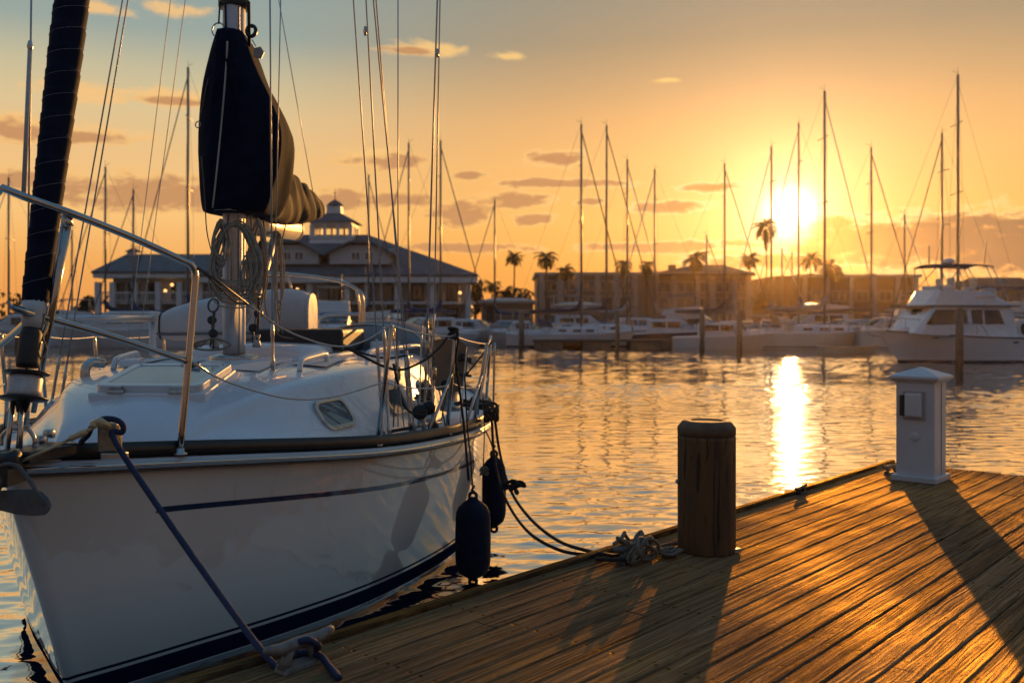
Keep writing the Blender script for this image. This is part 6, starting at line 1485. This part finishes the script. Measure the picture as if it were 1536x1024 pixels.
# ---------------------------------------------------------------- the flybridge motor yacht on the right
YAW = math.radians(-82); yo = P(1316, 494, 40.0); yo.z = 0
yac = thing('motor_yacht', 'white flybridge motor yacht with canopy lying behind the white power pedestal', 'motor yacht', yo, YAW)
yL, yB = 9.4, 3.0
ydeck = [(0, .02), (.35, .22), (.9, .52), (1.8, .95), (3.2, 1.36), (4.8, 1.5), (7, 1.45), (yL, 1.3)]
ywl = [(0, 0), (.5, .10), (1.2, .36), (2.2, .78), (3.4, 1.12), (5, 1.3), (7, 1.28), (yL, 1.15)]
ysh = [(0, 1.40), (1.0, 1.32), (2.5, 1.20), (4.5, 1.10), (yL, 1.0)]
yst = [(-.5, 1.25), (0, .95), (.5, .62), (1.0, .24), (1.4, 0)]
yrows = hull_rings(ydeck, ywl, ysh, yst, yL, -.5, 36, 14)
def yhull_mat():
    m, t, b = newmat('yacht_topsides')
    sp = t.new('ShaderNodeSeparateXYZ'); t.put(sp.inputs[0], t.coord()); z = sp.outputs[2]
    nz = t.noise(t.coord(), 1.2, 4)
    col = t.ramp(nz, [(.3, (.76, .77, .78)), (.7, (.82, .83, .84))])
    col = t.mix(t.math('SUBTRACT', 1.0, t.sstep(z, .10, .105)), col, (.02, .018, .018))
    t.put(b.inputs['Base Color'], col); b.inputs['Roughness'].default_value = .25; b.inputs['Coat Weight'].default_value = .4; b.inputs['Coat Roughness'].default_value = .04
    return m
hb, uv = hull_mb(yrows); hb.build('hull', yhull_mat(), yac, local=True)
deck_mb(yrows, .05).build('deck', BDECK, yac, local=True)
for sd in (1, -1):
    mb = MB(); mb.tube([L3(sd * (t_ + .01), s, z - .03) for t_, s, z in yrows[0]], .032, 8); mb.build('rub_rail', M('yacht_rub_rail', (.10, .085, .07), .4, .3) if sd == 1 else bpy.data.materials['yacht_rub_rail'], yac, local=True)
def yz(py): return CZ - (py - HY) * 40.2 / F
def loft_sec(mb, secs, closed=False, smooth=False):
    mb.loft([[L3(w0, s, z0), L3(lerp(w0, w1, .5), s1 * .5 + s * .5, lerp(z0, z1, .5)), L3(w1, s1, z1), L3(w1 - .1, s1 + .02, z1 + .03), L3(-w1 + .1, s1 + .02, z1 + .03), L3(-w1, s1, z1), L3(-lerp(w0, w1, .5), s1 * .5 + s * .5, lerp(z0, z1, .5)), L3(-w0, s, z0)] for s, w0, z0, s1, w1, z1 in secs], False, True, True, smooth)
# foredeck trunk
mb = MB(); loft_sec(mb, [(.75, .25, 1.30, .8, .2, 1.36), (1.0, .45, 1.30, 1.05, .38, 1.46), (1.9, .85, 1.20, 1.9, .75, 1.56), (2.2, .9, 1.2, 2.2, .8, 1.58)]); mb.build('trunk_cabin', BDECK, yac, local=True)
ZW0, ZW1 = 1.62, 2.30
mb = MB(); loft_sec(mb, [(1.05, 1.02, 1.25, 1.9, 1.0, ZW1 + .02), (1.3, 1.20, 1.2, 2.0, 1.07, ZW1 + .05), (2.6, 1.22, 1.15, 2.65, 1.08, ZW1 + .05), (5.4, 1.24, 1.08, 5.3, 1.10, ZW1 + .03), (5.75, 1.22, 1.05, 5.5, 1.08, ZW1)])
ycab = mb.build('deckhouse', GEL, yac, local=True)
mb = MB()  # overhanging brow / flybridge floor
rings = []
for s, w_ in ((1.62, .70), (1.70, .95), (1.95, 1.10), (2.4, 1.18), (5.5, 1.2), (5.85, 1.14)): rings.append([L3(w_, s, ZW1 + .05), L3(w_ + .02, s, ZW1 + .09), L3(w_, s, ZW1 + .14), L3(-w_, s, ZW1 + .14), L3(-w_ - .02, s, ZW1 + .09), L3(-w_, s, ZW1 + .05)])
mb.loft(rings, True, True, True, False); mb.build('brow', M('yacht_brow', (.20, .18, .17), .4), yac, local=True)
mb = MB(); loft_sec(mb, [(1.75, .68, ZW1 + .142, 2.22, .72, 3.06), (1.95, 1.02, ZW1 + .142, 2.35, .98, 3.08), (2.5, 1.13, ZW1 + .142, 2.7, 1.04, 3.06), (4.7, 1.16, ZW1 + .142, 4.6, 1.08, 2.98), (5.5, 1.12, ZW1 + .142, 5.0, 1.04, 2.72)]); fly = mb.build('flybridge', GEL, yac, local=True)
mb = MB(); mb.box(L3(1.155, 4.25, 2.78), (.03, .95, .03)); mb.build('grab_rail', STEEL, fly, local=True)
# windscreen panes and side windows, proud of the deckhouse
def quad_pane(name, pts, th_, mat, par):
    n_ = (pts[1] - pts[0]).cross(pts[2] - pts[0]).normalized() * th_; mb = MB(); k_ = len(pts)
    mb.add([p + n_ for p in pts] + [p - n_ for p in pts], [tuple(range(k_)), tuple(range(2*k_-1, k_-1, -1))] + [(i, (i+1) % k_, k_ + (i+1) % k_, k_ + i) for i in range(k_)], False); return mb.build(name, mat, par, local=True)
def cab_side(s, z, out=.012):
    f_ = (z - 1.12) / (ZW1 - 1.12); return L3(lerp(1.22, 1.085, f_) + out, s, z)
for a0, a1, b0, b1 in ((1.52, 3.02, 2.02, 2.98), (3.10, 3.42, 3.05, 3.40), (3.62, 4.12, 3.60, 4.12), (4.2, 5.1, 4.2, 4.9)):
    for sd in (1, -1):
        pts = [cab_side(a0, ZW0), cab_side(a1, ZW0), cab_side(b1, ZW1 - .06), cab_side(b0, ZW1 - .06)]
        if sd < 0: pts = [mir(p) for p in pts]
        quad_pane('window', pts, .012, BGLASS, ycab)
fw = lambda x, f_: L3(x, lerp(1.42, 1.86, f_) - .03, lerp(ZW0, ZW1 - .04, f_) + .01)
for x0, x1 in ((-.86, -.32), (-.27, .27), (.32, .86)):
    k0 = .10; quad_pane('windscreen', [fw(x0, .0) + Vector((0, abs(x0) * k0, 0)), fw(x1, .0) + Vector((0, abs(x1) * k0, 0)), fw(x1 * .98, 1) + Vector((0, abs(x1) * k0, 0)), fw(x0 * .98, 1) + Vector((0, abs(x0) * k0, 0))], .02, BGLASS, ycab)
# canopy, rails, seats, masts
mb = MB(); rings = []
for i in range(9):
    s = lerp(2.25, 4.75, i / 8); rings.append([L3(.98 * x, s, 4.20 - .12 * x * x + .05 * math.sin(math.pi * i / 8)) for x in [-1 + 2 * j / 10 for j in range(11)]] + [L3(.98 * x, s, 4.17 - .12 * x * x + .05 * math.sin(math.pi * i / 8)) for x in [1 - 2 * j / 10 for j in range(11)]])
mb.loft(rings, True, True, True, True); mb.build('canopy', BCOVER2, yac, local=True)
for sd in (1, -1):
    for pts in ([L3(sd * 1.04, 2.3, 3.05), L3(sd * .95, 2.3, 4.08)], [L3(sd * 1.03, 2.35, 3.05), L3(sd * .95, 3.3, 4.1)], [L3(sd * 1.04, 4.2, 3.0), L3(sd * .95, 3.5, 4.1)], [L3(sd * 1.04, 5.35, 2.72), L3(sd * .95, 4.68, 4.08)], [L3(sd * 1.05, 5.0, 2.75), L3(sd * .95, 4.4, 4.1)]):
        mb = MB(); mb.tube(pts, .022, 6); mb.build('canopy_leg', STEEL, yac, local=True)
    mb = MB(); mb.tube(smooth_path([L3(sd * .9, 2.3, 3.08), L3(sd * 1.02, 2.5, 3.28), L3(sd * 1.06, 3.2, 3.30), L3(sd * 1.06, 4.4, 3.22), L3(sd * 1.05, 5.1, 2.9)], 4), .018, 6); mb.build('flybridge_rail', STEEL, yac, local=True)
    mb = MB(); hp = [L3(sd * max(interp(ydeck, s) - .06, .0), s, interp(ysh, s) + h) for s, h in ((-.28, .40), (.3, .52), (1.0, .54), (2.0, .54), (3.0, .52), (3.8, .50), (4.2, .02))]; mb.tube(smooth_path(hp, 3), .018, 6); mb.build('bow_rail', STEEL, yac, local=True)
    for s in (.35, 1.0, 1.9, 2.9, 3.7): x_ = sd * (interp(ydeck, s) - .06); mb = MB(); mb.tube([L3(x_, s, interp(ysh, s)), L3(x_, s, interp(ysh, s) + .52)], .014, 6); mb.build('rail_post', STEEL, yac, local=True)
for x_, s in ((.45, 2.9), (-.4, 2.9), (.2, 4.1)):
    mb = MB(); mb.lathe([(.05, 2.5), (.05, 3.05), (.25, 3.1), (.27, 3.2), (.22, 3.24)], 14, Matrix.Translation((x_, s, 0))); mb.build('helm_seat', GEL, yac, local=True)
    mb = MB(); mb.box(L3(x_, s + .22, 3.40), (.46, .12, .44)); mb.build('seat_back', GEL, yac, local=True, bevel=.06)
mb = MB(); mb.box(L3(.55, 4.75, 3.05), (.5, .45, .22)); mb.build('flybridge_bench', BDECK, yac, local=True, bevel=.04)
mb = MB(); mb.box(L3(0, 2.55, 3.12), (1.1, .35, .3)); mb.build('helm_console', BDECK, yac, local=True, bevel=.06)
for a_, b_2, r_ in ((L3(.9, 3.0, 4.1), L3(.95, 3.4, 6.4), .014), (L3(-.9, 3.2, 4.1), L3(-.95, 3.7, 6.0), .014), (L3(.3, 2.2, 4.2), L3(.3, 2.2, 5.0), .03), (L3(.1, 4.9, 4.1), L3(.1, 5.0, 5.2), .02)):
    mb = MB(); mb.tube([a_, b_2], r_, 6); mb.build('antenna', BMAST, yac, local=True)
mb = MB(); mb.lathe([(.03, 0), (.24, .02), (.26, .1), (.2, .2), (.05, .24)], 16, Matrix.Translation((0, 3.3, 4.24))); mb.build('radar_dome', GEL, yac, local=True)
# pulpit platform, anchor, cockpit
mb = MB(); mb.box(L3(0, -.12, 1.36), (.42, .75, .08)); mb.build('bow_platform', BDECK, yac, local=True, bevel=.02)
mb = MB(); mb.tube([L3(0, -.45, 1.34), L3(0, -.30, 1.16), L3(0, .15, 1.1)], .03, 6); mb.build('anchor', GALV, yac, local=True)
mb = MB(); mb.box(L3(0, 6.35, 1.42), (2.3, 1.15, .85)); ck = mb.build('aft_cabin', GEL, yac, local=True, bevel=.05)
mb = MB(); mb.prism(rrect(.95, .5, .18, 5), .05, frame_mat(L3(1.16, 6.35, 1.42), Vector((0, 1, 0)), Vector((0, 0, 1)), Vector((1, 0, 0)))); mb.build('cockpit_opening', DARKIN, ck, local=True)
for s in (5.4, 6.6, 6.9):
    mb = MB(); mb.prism(rrect(.24, .07, .03, 4), .03, frame_mat(L3(interp(ydeck, s) - .02, s, .86), Vector((0, 1, 0)), Vector((0, 0, 1)), Vector((1, 0, 0)))); mb.build('hull_vent', DARKIN, yac, local=True)
mb = MB(); mb.prism(rrect(.34, .08, .04, 4), .05, frame_mat(L3(.92, 2.05, 1.08), Vector((.42, .9, 0)).normalized(), Vector((0, 0, 1)), Vector((.9, -.42, 0)).normalized())); mb.build('fairlead', DARKIN, yac, local=True)
# far docks and pilings
PILE = M('marina_piling', (.21, .165, .125), .85, var=.3, vs=3, bump=.4, bs=10, bd=.02)
FDOCK = M('far_dock_wood', (.10, .085, .07), .8, var=.25, vs=1)
def piling(px, yt, yb, wpx, label, capc=True):
    Y = CZ * F / (yb - HY); q = P(px, yb, Y); zt = P(px, yt, Y).z; r = wpx / 2 * Y / F
    th = thing('dock_piling', label, 'piling', (q.x, q.y, -.5), 0, 'pilings of the far docks')
    mb = MB(); mb.tube([q - Vector((0, 0, .5)), q.lerp(Vector((q.x, q.y, zt)), .5) + Vector((.01, 0, 0)), Vector((q.x, q.y, zt - r))], [r * 1.06, r, r * .96], 12); mb.build('shaft', PILE, th)
    mb = MB(); mb.lathe([(r * 1.1, -r), (r * 1.12, -r * .7), (r * .2, r * .5), (.01, r * .6)], 12, Matrix.Translation((q.x, q.y, zt - .02))); mb.build('cap', PILE, th)
piling(1439, 461, 546, 11, 'thick piling standing in the water in front of the motor yacht cabin')
for px, yt, yb, w_, lab in ((782, 467, 522, 8, 'first tall piling right of the moored sailboat, beside the beam on hull'), (926, 465, 525, 7, 'piling at the bow end of the beam on white sailboat'), (1053, 466, 524, 8, 'piling left of the pair in front of the hip roofed building'), (1077, 473, 522, 6, 'shorter piling between two taller ones in front of the hip roofed building'), (1109, 463, 526, 8, 'right hand piling in front of the hip roofed building'), (540, 470, 522, 7, 'piling beside the flybridge cruiser in front of the clubhouse'), (26, 480, 524, 7, 'piling seen past the furling drum')):
    piling(px, yt, yb, w_, lab)
for x0, x1, y, w_, lab in ((800, 1135, 59, 2.2, 'low timber dock in front of the central sailboats'), (-62 * 0 + 120, 640, 78, 2, 'low dock along the seawall in front of the clubhouse')):
    f_ = Facade(y); dk_ = thing('far_dock', lab, 'dock', (f_.x((x0 + x1) / 2), y, .3))
    mb = MB(); bbox(mb, f_.x(x0), f_.x(x1), y, y + w_, .42, .56); mb.build('decking', FDOCK, dk_, bevel=.02)
    for i in range(5):
        xx = lerp(f_.x(x0) + 1, f_.x(x1) - 1, i / 4); mb = MB(); bbox(mb, xx - .9, xx + .9, y + .1, y + w_ - .1, -.2, .415); mb.build('float', PILE, dk_)
HAZE = True
if HAZE:
    hz = MB(); hz.box((0, 70, 8.5), (500, 370, 25)); ho = hz.build('haze', None or newmat('haze_air')[0], local=True, kind='stuff', recalc=True)
    hm_ = bpy.data.materials['haze_air']; t = NT(hm_.node_tree); t.n.clear()
    pv = t.new('ShaderNodeVolumePrincipled'); pv.inputs['Color'].default_value = (1, .80, .52, 1); pv.inputs['Density'].default_value = HAZED; pv.inputs['Anisotropy'].default_value = HAZEG
    out = t.new('ShaderNodeOutputMaterial'); t.l.new(pv.outputs[0], out.inputs['Volume'])
    hm_.cycles.homogeneous_volume = True
